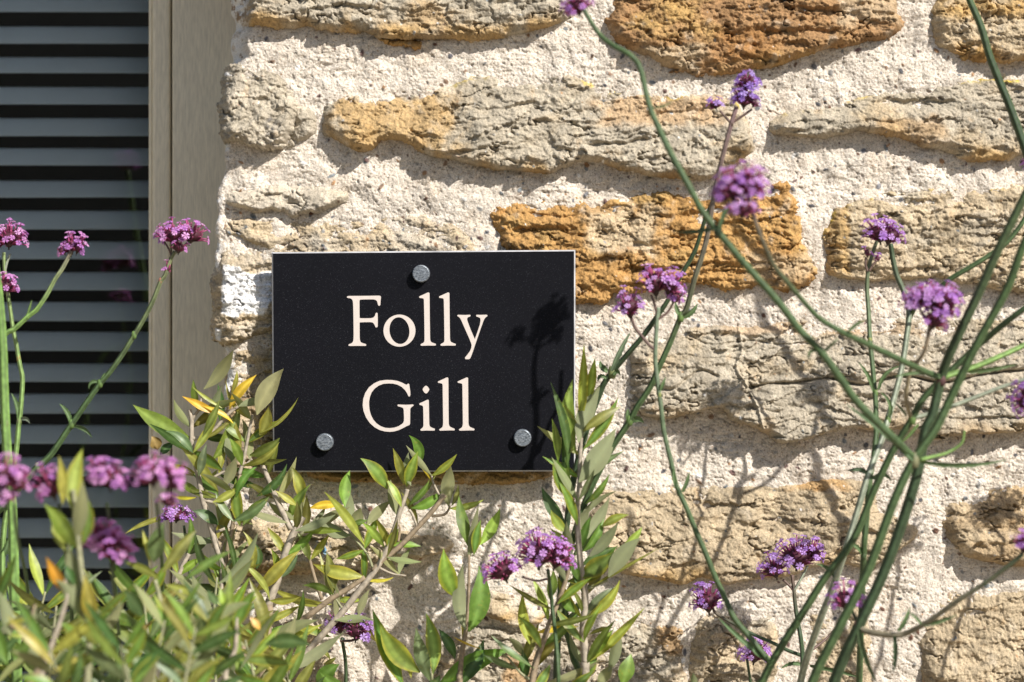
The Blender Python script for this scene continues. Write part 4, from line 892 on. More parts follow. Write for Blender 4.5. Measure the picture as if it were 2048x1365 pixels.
# E and F: the crossing pair right of the sign
verbena('verbena with a purple brown stem to the highest whole head and its small side bud', P(1120, FOOT, 0.047), [
  ([(1120, FOOT, 0.047), (1150, 2200, 0.082), (1162, 1450, 0.111), (1145, 1310, 0.117), (1130, 1250, 0.117), (1124, 1180, 0.117), (1140, 1100, 0.123), (1172, 1000, 0.129), (1218, 906, 0.135), (1258, 845, 0.140), (1273, 816, 0.143), (1300, 775, 0.146), (1317, 737, 0.150), (1341, 684, 0.152), (1362, 633, 0.156), (1373, 617, 0.158), (1390, 555, 0.164), (1405, 509, 0.167), (1417, 460, 0.170), (1428, 390, 0.175), (1441, 331, 0.181), (1452, 287, 0.185), (1463, 247, 0.187), (1473, 214, 0.187)], 13, 8, G1, (.14, .09, .09)),
  ([(1462, 246, 0.187), (1452, 236, 0.187), (1440, 222, 0.187)], 5, 4, PURP), ([(1464, 246, 0.187), (1484, 233, 0.187), (1504, 219, 0.187)], 5, 4, PURP),
 ], [([(1366, 634), (1385, 620), (1395, 608)], 12, .157), ([(1360, 633), (1352, 620), (1351, 604)], 10, .157), ([(1260, 843), (1275, 836), (1288, 846)], 14, .14), ([(1256, 843), (1254, 828), (1256, 818)], 12, .14), ([(1135, 1235), (1150, 1222), (1152, 1205)], 16, .10), ([(1133, 1245), (1128, 1225), (1140, 1205)], 14, .10)],
 [([(1489, 188, 30, 28, .05, 38), (1494, 160, 27, 20, .1, 22), (1512, 206, 12, 11, .7, 7)], .187, 61, .8), (C1(1427, 205, 16, 15, 9, -.4), .187, 62, .7)],
 [(1361, 635, .156, 18, G3), (1259, 842, .14, 18, G3), (1463, 247, .187, 11, PURP)])
verbena('verbena stem rising from behind the tall olive shoot to the brown stemmed one', P(1060, FOOT, 0.052), [
  ([(1060, FOOT, 0.052), (1090, 2200, 0.077), (1110, 1450, 0.099), (1120, 1200, 0.103), (1140, 1000, 0.105), (1170, 870, 0.107), (1200, 786, 0.110), (1209, 766, 0.112), (1223, 746, 0.114), (1253, 711, 0.120), (1288, 670, 0.126), (1317, 629, 0.129), (1335, 602, 0.132), (1358, 558, 0.136), (1388, 506, 0.140), (1402, 465, 0.144), (1413, 430, 0.148), (1432, 395, 0.155), (1442, 380, 0.159)], 13, 6, G2, G2),
 ], [([(1222, 742), (1238, 700), (1261, 664)], 12, .133, (.09, .13, .07)), ([(1226, 750), (1240, 742), (1241, 752)], 10, .118), ([(1215, 744), (1202, 735), (1200, 722)], 14, .118), ([(1212, 758), (1200, 755), (1196, 765)], 9, .118), ([(1318, 630), (1325, 622), (1331, 626)], 6, .118)],
 [(C1(1447, 372, 14, 12, 8, -.2), .18, 63)], [(1224, 746, .114, 22, (.14, .16, .06)), (1317, 630, .129, 15, G1)])
verbena('long bare verbena stem slanting across the top right corner', P(2170, FOOT, .10), [
  ([(2170, FOOT, .10), (2180, 2000, .14), (2160, 1000, .17), (2110, 520, .175), (2075, 375, .175), (2048, 292, .175), (2019, 212, .175), (1995, 154, .175), (1978, 109, .175), (1961, 51, .175), (1939, 0, .175), (1915, -70, .175), (1900, -120, .175)], 17, 11, G2, G1),
  ([(2165, 1150, .17), (2190, 950, .16), (2204, 800, .15), (2206, 725, .15)], 10, 7, G2), ([(2170, 1300, .165), (2290, 1000, .16), (2370, 800, .15), (2389, 675, .15)], 10, 8, G2)],
 [], [(C1(1896, -150, 40, 34, 34), .175, 65), (C1(2206, 700, 44, 36, 36), .15, 66), ([(2375, 655, 44, 38, -.2, 40), (2415, 640, 44, 38, .3, 40)], .15, 67)], [(2030, 238, .175, 15, G2)])

# left group
hL = .20
verbena('tallest green ridged verbena stem at the left edge with no head in view', P(60, FOOT, .12), [
  ([(60, FOOT, .12), (42, 2200, .16), (34, 1400, .19), (31, 1290, hL), (29, 1200, hL), (27, 1110, hL), (24, 1010, hL), (14, 900, hL), (9, 800, hL), (6, 700, hL), (0, 610, hL), (-14, 500, hL), (-40, 350, hL), (-60, 200, .2)], 22, 13, (.10, .17, .045), (.07, .12, .035)),
 ], [], [(C1(-66, 170, 40, 34, 30), .2, 70)], [(12, 848, hL, 19, (.13, .18, .06))])
verbena('slender verbena at the left edge with two pink heads, one above the other', P(40, FOOT, .06), [
  ([(40, FOOT, .06), (30, 2200, .08), (20, 1400, .10), (14, 1290, .10), (8, 1200, .10), (5, 1130, .10), (8, 1060, .10), (16, 1010, .10), (31, 913, .10), (36, 865, .10), (38, 843, .10), (40, 832, .10), (43, 799, .10), (45, 759, .10), (42, 740, .10), (37, 716, .10), (33, 691, .10), (26, 658, .10), (21, 623, .10), (16, 590, .10), (10, 548, .10), (8, 520, .10), (8, 505, .10)], 11, 6, (.12, .19, .06), (.13, .17, .07)),
  ([(9, 545, .10), (14, 525, .10), (21, 508, .10)], 5, 4, GREYG), ([(16, 592, .10), (15, 580, .105), (12, 572, .108)], 5, 4, GREYG),
  ([(6, 1130, .10), (20, 1200, .10), (25, 1240, .10)], 4, 3, G3)],
 [([(36, 840), (32, 815), (22, 786)], 11, .10), ([(40, 838), (52, 836), (60, 848)], 9, .10, (.14, .17, .12)), ([(3, 1110), (14, 1090), (18, 1075)], 16, .10)],
 [([(20, 468, 36, 28, .1, 36), (-12, 478, 24, 26, -.3, 20)], .10, 71), ([(12, 564, 28, 24, .2, 24)], .11, 72)], [(38, 843, .10, 12, (.16, .19, .08)), (37, 717, .10, 11, (.2, .17, .05))])
verbena('verbena branch ending in a small half open head between the slats', P(-180, FOOT, .08), [
  ([(-180, FOOT, .08), (-150, 1600, .11), (-90, 820, .13), (0, 682, .13), (29, 658, .13), (55, 634, .13), (73, 619, .13), (92, 592, .13), (110, 559, .13), (123, 540, .13), (135, 518, .13), (142, 502, .13)], 11, 8, G3, (.15, .13, .10))],
 [([(54, 632), (58, 615), (64, 600)], 6, .13, G3), ([(57, 632), (68, 626), (80, 621)], 5, .13, G3)],
 [([(142, 485, 20, 26, 0, 16), (160, 488, 14, 22, .35, 9), (122, 500, 12, 14, -.7, 5)], .13, 73)], [(55, 634, .13, 11, G3)])
verbena('verbena slanting up across the window to a wide pink head in front of the frame', P(-260, FOOT, .05), [
  ([(-260, FOOT, .05), (-170, 1700, .08), (-60, 1130, .10), (20, 1000, .11), (55, 957, .11), (75, 935, .11), (99, 913, .11), (121, 882, .11), (143, 849, .11), (176, 801, .11), (200, 768, .11), (220, 744, .11), (246, 707, .11), (268, 671, .11), (292, 630, .11), (308, 597, .11), (321, 564, .11), (330, 551, .11), (341, 520, .11), (350, 503, .11)], 14, 7, G1, (.11, .12, .06)),
  ([(343, 512, .11), (337, 498, .11), (329, 484, .11)], 4, 3, PURP), ([(350, 507, .11), (366, 494, .11), (378, 484, .11)], 5, 4, GREYG), ([(326, 556, .11), (333, 548, .11), (336, 544, .11)], 4, 4, GREYG)],
 [([(140, 845), (132, 826), (119, 808)], 11, .11), ([(147, 851), (168, 856), (185, 877)], 9, .11), ([(198, 766), (187, 765), (178, 779)], 8, .11), ([(202, 764), (206, 752), (210, 746)], 9, .11)],
 [([(345, 462, 38, 28, -.15, 36), (385, 462, 36, 26, .25, 30), (358, 490, 20, 18, .1, 10)], .11, 74), (C1(336, 534, 9, 15, 5, .1), .11, 75)],
 [(268, 671, .11, 14, G3), (200, 768, .11, 15, G3), (143, 849, .11, 16, G3), (75, 935, .11, 16, G3), (321, 562, .11, 10, (.3, .12, .08))])
def simple(label, clusters, h, seed, base, foot, hf, w0=9, w1=6, blue=0, extra=(), leaves=()):
    bx, by = base
    return verbena(label, P(foot, FOOT, hf), [([(foot, FOOT, hf), ((foot * 1.5 + bx) / 2.5, 2300, hf), ((foot + bx * 3) / 4 + 14, 1560, min(h, .16)), (bx + (foot - bx) * .12 + 16, by + 200, min(h, .2)), (bx + 8, by + 70, h * .8), (bx, by, h)], w0, w1, G1, G2)] + list(extra), leaves, [(clusters, h, seed, blue)])
simple('blurred head in front at the left edge, nearest the thick ridged stem', [(5, 940, 48, 36, .1, 46), (38, 958, 26, 30, .3, 20), (14, 990, 20, 18, .2, 12)], 0.47, 81, (28, 1010), 150, .25)
simple('blurred head partly hidden behind the yellow olive leaves', [(98, 962, 34, 38, -.3, 34)], 0.43, 82, (118, 1010), 190, .24)
simple('blurred head between the yellow olive leaves and the roundest head', [(196, 938, 26, 32, -.2, 26), (226, 950, 30, 30, .2, 28)], 0.43, 83, (214, 1008), 230, .24)
simple('roundest blurred head, in front of the foot of the window frame', [(300, 938, 42, 36, -.2, 46), (345, 948, 34, 36, .3, 36), (338, 1000, 20, 16, .3, 10)], 0.44, 84, (312, 1000), 290, .22)
simple('large blurred head hanging low in front of the slats under the others', [(200, 1066, 40, 34, -.2, 42), (232, 1090, 40, 38, .2, 46)], 0.40, 85, (222, 1128), 260, .22)
simple('sharp small domed head tucked behind an olive leaf at the frame', [(353, 1026, 34, 18, .05, 34)], .05, 86, (368, 1052), 430, .03, 7, 5, .2)
simple('purple head low on the wall behind a grey olive twig', [(676, 1242, 30, 26, -.2, 26), (718, 1255, 32, 28, .25, 32)], .045, 87, (684, 1276), 560, .03, 9, 6, .5, extra=[([(680, 1282, .045), (700, 1282, .045), (714, 1278, .045)], 5, 4, PURP)])
simple('double head with lilac florets in front of the tall olive shoot', [(1002, 1132, 44, 32, -.35, 42), (1080, 1095, 52, 40, .05, 62), (1120, 1105, 38, 34, .35, 34)], .175, 88, (1096, 1140), 1130, .12, 9, 6, 0, extra=[([(1096, 1158, .175), (1072, 1162, .175), (1044, 1154, .175)], 4, 4, PURP)])
simple('small dim head close against the shaded lower stone', [(1512, 1297, 34, 30, .15, 34)], .04, 89, (1494, 1318), 1400, .03, 6, 5, .3)

# ---------------------------------------------------------------- olive
LG = (.165, .25, .034); MG = (.115, .195, .03); DG = (.058, .11, .024); LIME = (.26, .33, .05); YEL = (.56, .43, .035); YG = (.28, .30, .05); OL = (.17, .18, .035); SIL = (.12, .17, .07); CREAM = (.60, .52, .26); OR_ = (.58, .33, .03); BR = (.30, .20, .07)
TW = (.36, .31, .24); TWD = (.27, .21, .14); TWG = (.27, .27, .16)
def K(c): return {'lg': LG, 'mg': MG, 'dg': DG, 'li': LIME, 'ye': YEL, 'yg': YG, 'ol': OL, 'si': SIL, 'cr': CREAM, 'or': OR_, 'br': BR}[c]
def shoot(root, twigs, leaves, h, seed=0, wf=1.0, extra=None):
    """twigs: (pts, w0, w1, colour); leaves: (base, tip, width px, colour key[, curve px, roll, under, dh])"""
    rnd = random.Random(seed + 900)
    mb = MB()
    for tw in twigs: stem_path(mb, tw[0], tw[1], tw[2], tw[3], h=h, sides=7, sq=.05, ridge_light=1.12)
    tw = mb.build('shoot', M_TWIG, root)
    leaves = list(leaves)
    if extra:
        step, L0, L1, w0_, w1_, keys, ymax = extra
        for tw_ in twigs:
            Q = catmull([(p[0], p[1], 0) for p in tw_[0]], 8); acc = step * .5
            for a, b in zip(Q[:-1], Q[1:]):
                dl = math.hypot(b[0] - a[0], b[1] - a[1]); acc += dl
                if acc < step or a[1] > ymax: continue
                acc = 0; up = math.atan2(b[0] - a[0], -(b[1] - a[1])) * (1 if b[1] < a[1] else 0)
                for sd in (-1, 1):
                    if rnd.random() < .2: continue
                    L = rnd.uniform(L0, L1); an = up + sd * rnd.uniform(.35, 1.2)
                    leaves.append(((a[0], a[1]), (a[0] + L * math.sin(an), a[1] - L * math.cos(an)), rnd.uniform(w0_, w1_), rnd.choice(keys), rnd.uniform(-7, 7), rnd.uniform(-.8, .8), rnd.random() < .25, rnd.uniform(-.012, .014)))
    lb = MB()
    for lf in leaves:
        b, t, wd, ck = lf[:4]; cv = lf[4] if len(lf) > 4 else rnd.uniform(-4, 4); roll = lf[5] if len(lf) > 5 else rnd.uniform(-.5, .5); un = lf[6] if len(lf) > 6 else (ck in ('si', 'cr')); dh = lf[7] if len(lf) > 7 else 0
        c = tuple(x * rnd.uniform(.88, 1.12) for x in K(ck)); 
        edge = tuple(a * .6 + b_ * .4 for a, b_ in zip(c, YEL)) if rnd.random() < .5 and ck in ('lg', 'mg', 'yg', 'li') else None
        hh = h + dh; L = math.hypot(t[0] - b[0], t[1] - b[1]) * S
        leaf(lb, b, t, wd * wf, cv, roll, un, c, edge, hb=hh, ht=hh + rnd.uniform(-.25, .3) * L, fold=rnd.uniform(.04, .2), bow=rnd.uniform(-.03, .1), twist=rnd.uniform(-.6, .6))
    lb.build('foliage', M_LEAF, tw)
    return tw

shrub = empty('olive_bush', P(420, FOOT, .12)); tag(shrub, 'bushy young olive with yellowing leaves and bare grey twigs filling the lower left', 'shrub')
# the trunk, below the picture
mb = MB()
for pts in ([(420, FOOT, .12), (430, 2600, .12), (470, 1900, .10), (520, 1420, .08), (540, 1210, .065)], [(430, 2700, .12), (320, 2000, .2), (200, 1500, .3), (175, 1400, .32)], [(430, 2600, .12), (520, 2000, .1), (560, 1500, .06), (600, 1330, .055)], [(430, 2700, .12), (380, 2000, .16), (350, 1500, .2), (345, 1380, .2)], [(425, 2800, .12), (180, 2100, .2), (60, 1550, .28), (30, 1400, .3)]):
    stem_path(mb, pts, 46, 14, TWD, sides=9, sq=0.03, ridge_light=None)
mb.build('trunk', M_TWIG, shrub)
# shoot beside the sign's left edge
shoot(shrub, [
  ([(500, 1380), (515, 1285), (535, 1215), (553, 1166), (575, 1095), (590, 1062), (606, 1034)], 19, 14, TW),
  ([(582, 1060), (556, 1006), (537, 960), (518, 915)], 13, 9, TW), ([(500, 1400), (478, 1250), (452, 1158), (456, 1092), (464, 1060), (470, 1010), (480, 950)], 13, 7, TWD),
  ([(470, 1380), (445, 1240), (445, 1136), (434, 1098), (418, 1041), (404, 995), (398, 960), (385, 900), (383, 863), (383, 841), (379, 819)], 16, 8, TW),
  ([(385, 878), (400, 876), (423, 865), (450, 835), (470, 818), (486, 808)], 8, 6, TW), ([(383, 840), (392, 828), (398, 819), (402, 800), (404, 790)], 7, 4, TW),
  ([(478, 950), (486, 925), (492, 895), (499, 860), (505, 830)], 8, 6, TW), ([(484, 934), (494, 928), (504, 918)], 6, 5, TW), ([(405, 1000), (425, 1005), (430, 1000)], 7, 5, TW), ([(420, 960), (440, 948), (452, 942)], 6, 4, TW), ([(432, 1065), (450, 1058)], 6, 6, TW),
  ([(350, 1170), (364, 1135), (378, 1108)], 11, 9, TW), ([(330, 1260), (350, 1170)], 12, 11, TW)],
 [((407, 779), (467, 700), 27, 'ol', 8, .2, True), ((383, 879), (266, 810), 36, 'lg', -6, .15), ((437, 827), (364, 793), 17, 'or', -4), ((445, 817), (384, 773), 8, 'yg', -3), ((459, 819), (513, 750), 21, 'ye', -4, -.3), ((463, 787), (474, 741), 10, 'yg', 4), ((505, 841), (452, 761), 9, 'yg', -14), ((514, 830), (567, 738), 38, 'cr', -7, .1, True, .012), ((519, 871), (537, 814), 26, 'yg', 5, -.2), ((516, 868), (597, 795), 8, 'yg', 12), ((467, 848), (402, 812), 11, 'ye', 5),
  ((423, 922), (480, 808), 27, 'lg', 7, .3), ((421, 863), (445, 770), 19, 'si', -6), ((380, 906), (299, 848), 19, 'dg', 3), ((377, 900), (308, 846), 13, 'yg', -3), ((445, 941), (383, 900), 25, 'mg', 2), ((437, 984), (358, 892), 21, 'yg', 6), ((437, 990), (385, 949), 21, 'mg', 4), ((440, 995), (369, 971), 14, 'ol', -4), ((394, 995), (339, 989), 8, 'ye', -3), ((464, 925), (450, 868), 32, 'dg', 6, .3, True), ((483, 895), (472, 846), 17, 'yg', -3), ((499, 911), (560, 876), 26, 'ol', 6, .3), ((445, 974), (472, 914), 23, 'ol', 4, .2, True), ((480, 1052), (472, 957), 24, 'mg', -3), ((486, 1052), (537, 993), 22, 'mg', -5), ((513, 993), (574, 928), 19, 'dg', 8), ((594, 1041), (535, 1003), 18, 'ol', -4, 0, True), ((594, 1012), (551, 982), 15, 'yg', 0), ((437, 1050), (385, 1022), 23, 'dg', 4), ((315, 900), (303, 873), 25, 'br', 2), ((250, 1068), (364, 1033), 11, 'yg', -10, .3), ((478, 1040), (440, 1015), 10, 'ol'), ((502, 1144), (486, 1063), 17, 'yg', 10), ((513, 1139), (510, 1087), 17, 'dg', 6), ((499, 1144), (461, 1103), 17, 'dg', -4), ((451, 1174), (415, 1142), 26, 'ol', -4), ((510, 1184), (600, 1101), 28, 'yg', -3, .2), ((398, 880), (480, 820), 9, 'ol', 8), ((320, 910), (348, 885), 18, 'dg'), ((452, 1180), (440, 1120), 12, 'dg'), ((470, 1160), (448, 1050), 12, 'dg', 5)], .06, 1, 1.0, (44, 60, 95, 14, 20, ['lg', 'mg', 'ol', 'yg', 'si', 'yg', 'ol', 'dg', 'lg'], 1300))
# shoot under the sign
shoot(shrub, [
  ([(540, 1400), (580, 1345), (620, 1298), (686, 1223), (728, 1170), (756, 1133), (774, 1098), (780, 1084), (793, 1047), (800, 1023), (808, 1001), (815, 979)], 15, 9, TW), ([(744, 1142), (770, 1118), (802, 1091), (835, 1056), (863, 1025), (890, 990)], 11, 10, TWD),
  ([(480, 1320), (560, 1270), (620, 1230), (664, 1197), (692, 1181), (730, 1155)], 14, 10, TWD), ([(863, 1033), (887, 1030), (896, 1022), (900, 1012)], 6, 4, TWD), ([(835, 1056), (825, 1030), (818, 1020)], 5, 6, TW), ([(613, 1082), (617, 1110), (622, 1130), (632, 1165), (644, 1200)], 5, 8, TWD), ([(760, 1137), (785, 1148), (812, 1152)], 5, 3, TW), ([(878, 990), (866, 965), (863, 950)], 5, 4, TW), ([(796, 1085), (800, 1060), (797, 1048)], 6, 4, TWD), ([(575, 1090), (600, 1070), (625, 1052), (640, 1030)], 8, 4, TWG), ([(745, 1135), (735, 1110), (715, 1085), (700, 1070)], 6, 4, TWG), ([(690, 1225), (676, 1205), (666, 1188)], 5, 4, TWG)],
 [((775, 979), (721, 917), 29, 'lg', 6, .15), ((808, 970), (786, 897), 19, 'li', 3), ((813, 974), (836, 902), 24, 'lg', -4), ((839, 932), (818, 871), 22, 'lg', 12, -.4), ((822, 972), (817, 905), 19, 'si', -6, 0, True, .004), ((797, 1034), (781, 959), 21, 'ol', -3, .2, True), ((734, 1051), (782, 1001), 21, 'ol', -3, 0, True), ((817, 1012), (859, 959), 14, 'mg', 6), ((822, 1016), (883, 983), 22, 'lg', 6, .4), ((898, 1014), (901, 930), 28, 'ol', -3, .1, True), ((903, 1012), (916, 970), 11, 'ol', 4), ((863, 963), (838, 932), 5, 'ye'), ((606, 1005), (584, 934), 24, 'li', 3, .1), ((597, 1042), (615, 994), 26, 'ol', -5, .1, True), ((690, 1014), (700, 941), 27, 'lg', -6), ((703, 1051), (700, 981), 23, 'dg', -3, .1, True), ((714, 1062), (722, 1016), 26, 'ol', -3, .1, True), ((617, 1069), (701, 1014), 21, 'ol', -5, .3, True), ((729, 1091), (648, 983), 20, 'yg', 5, .2), ((701, 1071), (639, 1036), 26, 'dg', -8, .3, True), ((769, 1095), (723, 1045), 17, 'li', 5), ((777, 1100), (797, 1058), 24, 'mg', -3), ((619, 1017), (687, 1012), 18, 'ye', -4), ((615, 1058), (652, 1012), 12, 'si', 4), ((729, 1155), (626, 1128), 28, 'yg', -5, .1), ((667, 1188), (653, 1105), 24, 'ol', 3), ((728, 1159), (789, 1154), 8, 'ye', 6), ((717, 1234), (739, 1179), 16, 'ol', -3, .1, True), ((664, 1209), (539, 1173), 17, 'yg', -10), ((688, 1230), (754, 1285), 22, 'ol', -4), ((660, 1320), (640, 1300), 8, 'yg'), ((647, 1328), (672, 1314), 10, 'ol'), ((820, 960), (806, 930), 14, 'mg'), ((838, 1000), (872, 950), 8, 'ol'), ((706, 1045), (736, 1040), 12, 'mg'), ((650, 1165), (638, 1103), 7, 'cr', 2, .1, False)], .052, 2, 1.0, (84, 55, 85, 13, 19, ['lg', 'ol', 'yg', 'mg', 'li'], 1250))
# nearest, out of focus shoots at the far left
shoot(shrub, [([(170, 1420), (178, 1300), (172, 1210), (160, 1120), (150, 1020), (146, 980)], 16, 9, TWG), ([(60, 1420), (100, 1300), (118, 1250), (135, 1190), (128, 1160)], 13, 7, TW), ([(20, 1400), (60, 1370), (90, 1310), (100, 1290)], 18, 8, TWD), ([(20, 1250), (45, 1262), (62, 1235), (70, 1210)], 7, 5, TWD)],
 [((143, 1019), (165, 898), 34, 'yg', -6, .15), ((125, 1010), (118, 912), 22, 'yg', 4), ((155, 1099), (88, 1008), 36, 'lg', 8), ((150, 1085), (165, 960), 30, 'ol', 4, .1, True), ((172, 1206), (136, 1085), 32, 'si', -6, .1, True), ((183, 1253), (168, 1150), 32, 'yg', 6), ((201, 1228), (179, 1143), 27, 'si', -22, 0, True), ((158, 1231), (110, 1160), 25, 'si', 10, 0, True), ((84, 1348), (73, 1209), 27, 'si', -14, 0, True), ((128, 1187), (92, 1114), 26, 'or', 4), ((286, 1235), (249, 1180), 32, 'dg', 4), ((11, 1250), (73, 1239), 11, 'yg'), ((16, 1270), (78, 1266), 11, 'yg'), ((20, 1275), (-6, 1180), 26, 'si', 6, 0, True), ((20, 1310), (62, 1285), 30, 'mg'), ((100, 1350), (210, 1300), 18, 'yg', -4), ((195, 1260), (140, 1170), 20, 'ol', -6, 0, True), ((165, 1090), (178, 1000), 26, 'mg', 5), ((190, 1290), (172, 1245), 34, 'ol', 4), ((130, 1100), (110, 1030), 24, 'yg', -4), ((130, 1250), (150, 1280), 22, 'mg'), ((15, 1330), (-20, 1230), 30, 'mg'), ((150, 1170), (130, 1130), 18, 'dg', 0, 0, False), ((125, 1190), (112, 1160), 10, 'ol')], .44, 3)
shoot(shrub, [([(345, 1420), (335, 1300), (322, 1210), (310, 1160)], 14, 8, TWG), ([(390, 1430), (375, 1340), (372, 1270), (360, 1180)], 12, 7, TWG), ([(450, 1420), (452, 1340), (470, 1300), (474, 1230)], 13, 8, TW)],
 [((307, 1125), (329, 1046), 36, 'si', -4, 0, False), ((300, 1130), (285, 1060), 12, 'yg'), ((323, 1147), (394, 1060), 28, 'ol', -5), ((369, 1160), (467, 1101), 18, 'mg', -4), ((318, 1158), (250, 1125), 18, 'ol', 4), ((330, 1170), (412, 1200), 17, 'yg', -5), ((370, 1250), (330, 1195), 36, 'ol', 4), ((373, 1255), (372, 1205), 18, 'mg'), ((360, 1270), (296, 1200), 24, 'mg', -4), ((340, 1240), (305, 1185), 14, 'yg'), ((385, 1280), (455, 1205), 24, 'si', -6, 0, False), ((395, 1245), (388, 1185), 26, 'dg', 5), ((382, 1290), (440, 1255), 22, 'ol'), ((466, 1300), (460, 1140), 24, 'lg', -3), ((470, 1262), (512, 1180), 30, 'mg', -6), ((474, 1260), (545, 1222), 14, 'ol', 6), ((480, 1340), (550, 1225), 14, 'si', -4), ((474, 1340), (478, 1250), 18, 'lg'), ((478, 1320), (590, 1330), 24, 'mg', -4), ((530, 1290), (620, 1290), 34, 'dg', -7), ((460, 1330), (372, 1350), 20, 'yg', 6), ((475, 1350), (545, 1372), 26, 'mg'), ((345, 1360), (335, 1300), 28, 'yg'), ((340, 1310), (275, 1275), 14, 'yg'), ((435, 1210), (415, 1180), 18, 'si', 0, 0, False), ((450, 1215), (440, 1175), 14, 'li'), ((345, 1275), (352, 1270), 22, 'cr'), ((400, 1290), (455, 1270), 18, 'mg'), ((410, 1310), (372, 1370), 26, 'ol'), ((300, 1360), (245, 1290), 22, 'ol'), ((255, 1290), (310, 1240), 14, 'br'), ((520, 1260), (500, 1235), 16, 'or')], .34, 4)
# small shoots deeper in the bush
rb = random.Random(77)
spots = [(-10, 1400, .26), (40, 1420, .14), (95, 1400, .18), (150, 1400, .1), (210, 1410, .28), (250, 1400, .12), (300, 1420, .3), (330, 1400, .1), (400, 1420, .28), (430, 1410, .14), (500, 1420, .1), (520, 1430, .2), (590, 1440, .12), (215, 1330, .16), (60, 1330, .12), (420, 1330, .12), (300, 1330, .18), (130, 1420, .36), (270, 1440, .36), (360, 1440, .34)]
for i, (sx_, sy_, sh) in enumerate(spots):
    top = sy_ - rb.uniform(120, 190); lean = rb.uniform(-35, 35); n = 5; tw = [([(sx_, sy_), (sx_ + lean * .4, (sy_ + top) / 2), (sx_ + lean, top)], 9, 4, TWG)]; lv = []
    for k in range(n):
        t = (k + .6) / n; bx = sx_ + lean * t; by = sy_ + (top - sy_) * t
        for sd in (-1, 1):
            L = rb.uniform(85, 140); a = sd * rb.uniform(.35, 1.15) + lean * .004
            lv.append(((bx, by), (bx + L * math.sin(a), by - L * math.cos(a)), rb.uniform(19, 28), rb.choice(['mg', 'dg', 'ol', 'dg', 'yg', 'lg', 'ol', 'si', 'dg', 'mg', 'ol']), rb.uniform(-7, 7), rb.uniform(-.9, .9), rb.random() < .2))
    shoot(shrub, tw, lv, sh * 1.35, 20 + i, 1.0)

mid = empty('olive_shoot', P(900, FOOT, .08)); tag(mid, 'olive shoot with broad green leaves standing alone below the middle of the sign', 'shrub', 'olive shoots right of the bush')
shoot(mid, [([(900, FOOT, .08), (915, 2200, .09), (919, 1420, .09), (919, 1365, .09), (924, 1307, .09), (932, 1259, .09), (937, 1200, .09), (938, 1110, .09)], 18, 5, TWD), ([(860, 1460, .09), (862, 1360, .09)], 10, 7, TWG)],
 [((937, 1095), (918, 992), 25, 'mg', -4, .2), ((935, 1126), (957, 1010), 17, 'si', 2, .3, True), ((960, 1090), (1000, 1017), 24, 'li', 4), ((948, 1110), (962, 1040), 22, 'mg', -5), ((914, 1196), (887, 1098), 38, 'lg', -8, .1), ((932, 1262), (926, 1128), 28, 'si', -10, .1, True, .008), ((937, 1264), (958, 1132), 42, 'mg', 12, .2), ((910, 1318), (877, 1258), 21, 'dg', 3), ((906, 1274), (963, 1298), 5, 'ye', 3), ((919, 1372), (967, 1280), 32, 'dg', 6), ((876, 1372), (1022, 1300), 40, 'mg', -12, .2), ((925, 1300), (916, 1150), 10, 'yg', 0, .8)], .09, 5)
shoot(mid, [([(905, 2300, .09), (850, 1500, .11), (862, 1400, .11), (864, 1340, .11)], 12, 5, TWG), ([(905, 2300, .09), (800, 1480, .12), (815, 1390, .12)], 12, 6, TWG)],
 [((807, 1372), (745, 1219), 36, 'mg', -4, .3), ((840, 1345), (760, 1248), 42, 'lg', -12, .2), ((822, 1357), (800, 1309), 13, 'yg', 3), ((860, 1362), (832, 1256), 30, 'si', -4, .1, False), ((866, 1348), (852, 1227), 32, 'lg', 8, .2), ((633, 1370), (679, 1329), 34, 'mg', -5), ((700, 1400), (640, 1345), 30, 'mg'), ((845, 1400), (880, 1350), 26, 'dg'), ((700, 1230), (652, 1150), 1, 'dg')], .12, 6)
tall = empty('olive_shoot', P(1150, FOOT, .12)); tag(tall, 'tallest olive shoot, overlapping the lower right corner of the sign with silver backed leaves', 'shrub', 'olive shoots right of the bush')
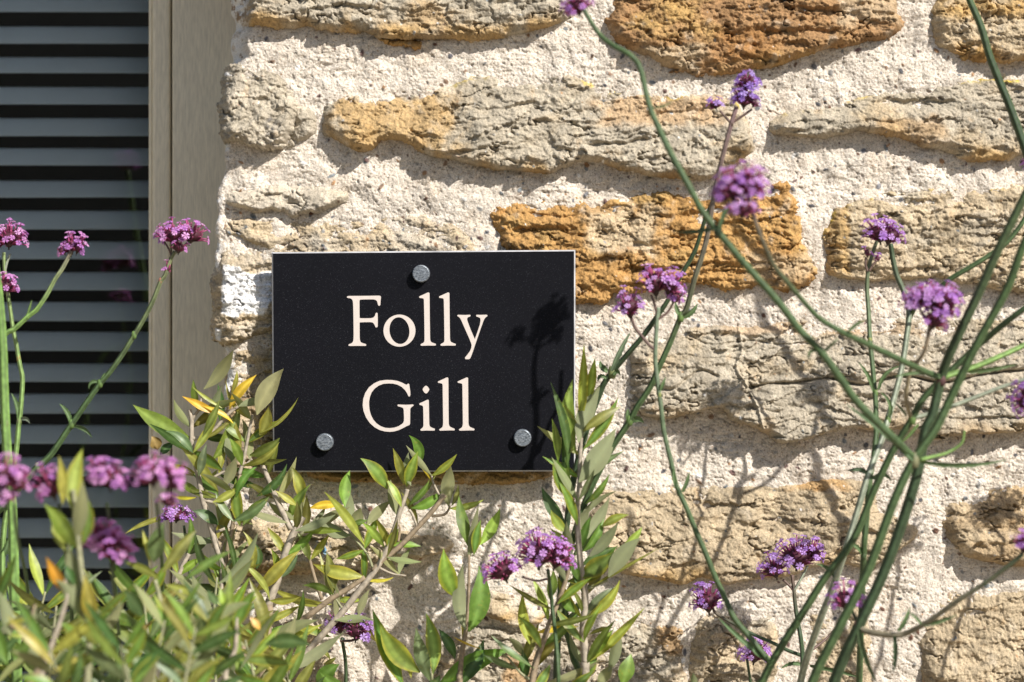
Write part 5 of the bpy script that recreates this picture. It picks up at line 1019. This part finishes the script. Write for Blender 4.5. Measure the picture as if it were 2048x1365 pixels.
shoot(tall, [([(1150, FOOT, .12), (1165, 2200, .13), (1170, 1420, .135), (1171, 1321, .135), (1167, 1267, .135), (1170, 1214, .135), (1169, 1174, .135), (1162, 1134, .135), (1157, 1080, .135), (1155, 1023, .135), (1159, 972, .135), (1160, 930, .135), (1162, 880, .135), (1167, 842, .135)], 20, 7, TW), ([(1050, 1450, .14), (1066, 1356, .14), (1074, 1318, .14), (1090, 1275, .14), (1101, 1241, .14), (1117, 1203, .14), (1135, 1150, .14), (1145, 1110, .14)], 15, 7, TWD), ([(1171, 1178, .135), (1190, 1172, .135), (1215, 1160, .135)], 8, 6, TWG), ([(1060, 1360, .14), (1040, 1345, .14), (1018, 1318, .14), (1005, 1308, .14)], 6, 3, TWG)],
 [((1135, 935), (1101, 764), 22, 'dg', 5, .5), ((1116, 925), (1104, 838), 18, 'lg', 4), ((1152, 906), (1146, 758), 34, 'lg', -18, .3), ((1159, 850), (1168, 688), 22, 'li', 3), ((1177, 805), (1190, 716), 22, 'li', 0), ((1157, 886), (1201, 769), 38, 'si', -6, .1, True, .012), ((1167, 899), (1236, 796), 25, 'mg', 5), ((1158, 965), (1231, 858), 48, 'si', 4, .1, True, .012), ((1130, 968), (1112, 920), 22, 'lg', 0), ((1144, 1000), (1130, 900), 20, 'mg', -5), ((1138, 990), (1124, 860), 16, 'dg', 0), ((1145, 1000), (1106, 925), 22, 'mg', -8), ((1133, 1054), (1083, 974), 28, 'dg', -5, .2), ((1135, 1065), (1102, 1020), 23, 'li', -5), ((1171, 1008), (1219, 948), 17, 'mg', 3), ((1147, 1067), (1180, 1014), 26, 'si', 3), ((1169, 1080), (1219, 996), 28, 'si', 4, .1, True), ((1164, 1104), (1208, 1038), 22, 'mg', 4), ((1204, 1054), (1258, 1030), 20, 'li', -4), ((1177, 1115), (1237, 1045), 26, 'si', 4, .1, True), ((1162, 1135), (1234, 1094), 19, 'dg', -5), ((1156, 1153), (1228, 1104), 44, 'mg', 8, -.4), ((1217, 1155), (1281, 1076), 38, 'si', -6, .1, True, .01), ((1250, 1087), (1284, 1054), 16, 'li', 4), ((1177, 1177), (1319, 1096), 9, 'ol', 6), ((1175, 1233), (1240, 1160), 25, 'yg', 8), ((1098, 1197), (1106, 1140), 24, 'mg', 3), ((1106, 1219), (1018, 1170), 13, 'ol', -3), ((1060, 1289), (1046, 1186), 26, 'yg', -6, .3), ((1109, 1246), (1164, 1115), 13, 'si', 3), ((1071, 1267), (1157, 1254), 16, 'ye', -3), ((1178, 1318), (1228, 1258), 22, 'lg', 3), ((1167, 1233), (1140, 1174), 11, 'ol', 5), ((1178, 1270), (1228, 1256), 11, 'ol', -5), ((1085, 1372), (1202, 1318), 19, 'ol', 6, 0, True), ((1047, 1313), (1018, 1275), 18, 'ol', 3, 0, True), ((1216, 1345), (1240, 1258), 26, 'si', 3), ((1245, 1372), (1262, 1308), 36, 'lg', 0), ((1180, 1323), (1290, 1215), 22, 'yg', 4), ((1388, 1375), (1386, 1346), 17, 'si', 0), ((1052, 1360), (1045, 1300), 26, 'dg'), ((1160, 1360), (1195, 1310), 30, 'mg'), ((1150, 1225), (1125, 1190), 22, 'mg'), ((1120, 1390), (1190, 1340), 24, 'mg'), ((1195, 1372), (1225, 1330), 26, 'ol', 0, 0, True), ((1075, 1280), (1062, 1262), 14, 'ye'), ((1100, 1330), (1060, 1390), 22, 'mg'), ((1160, 1165), (1140, 1100), 18, 'mg')], .135, 7, .9, (44, 70, 110, 16, 24, ['si', 'mg', 'lg', 'si', 'li', 'ol', 'mg'], 1340))
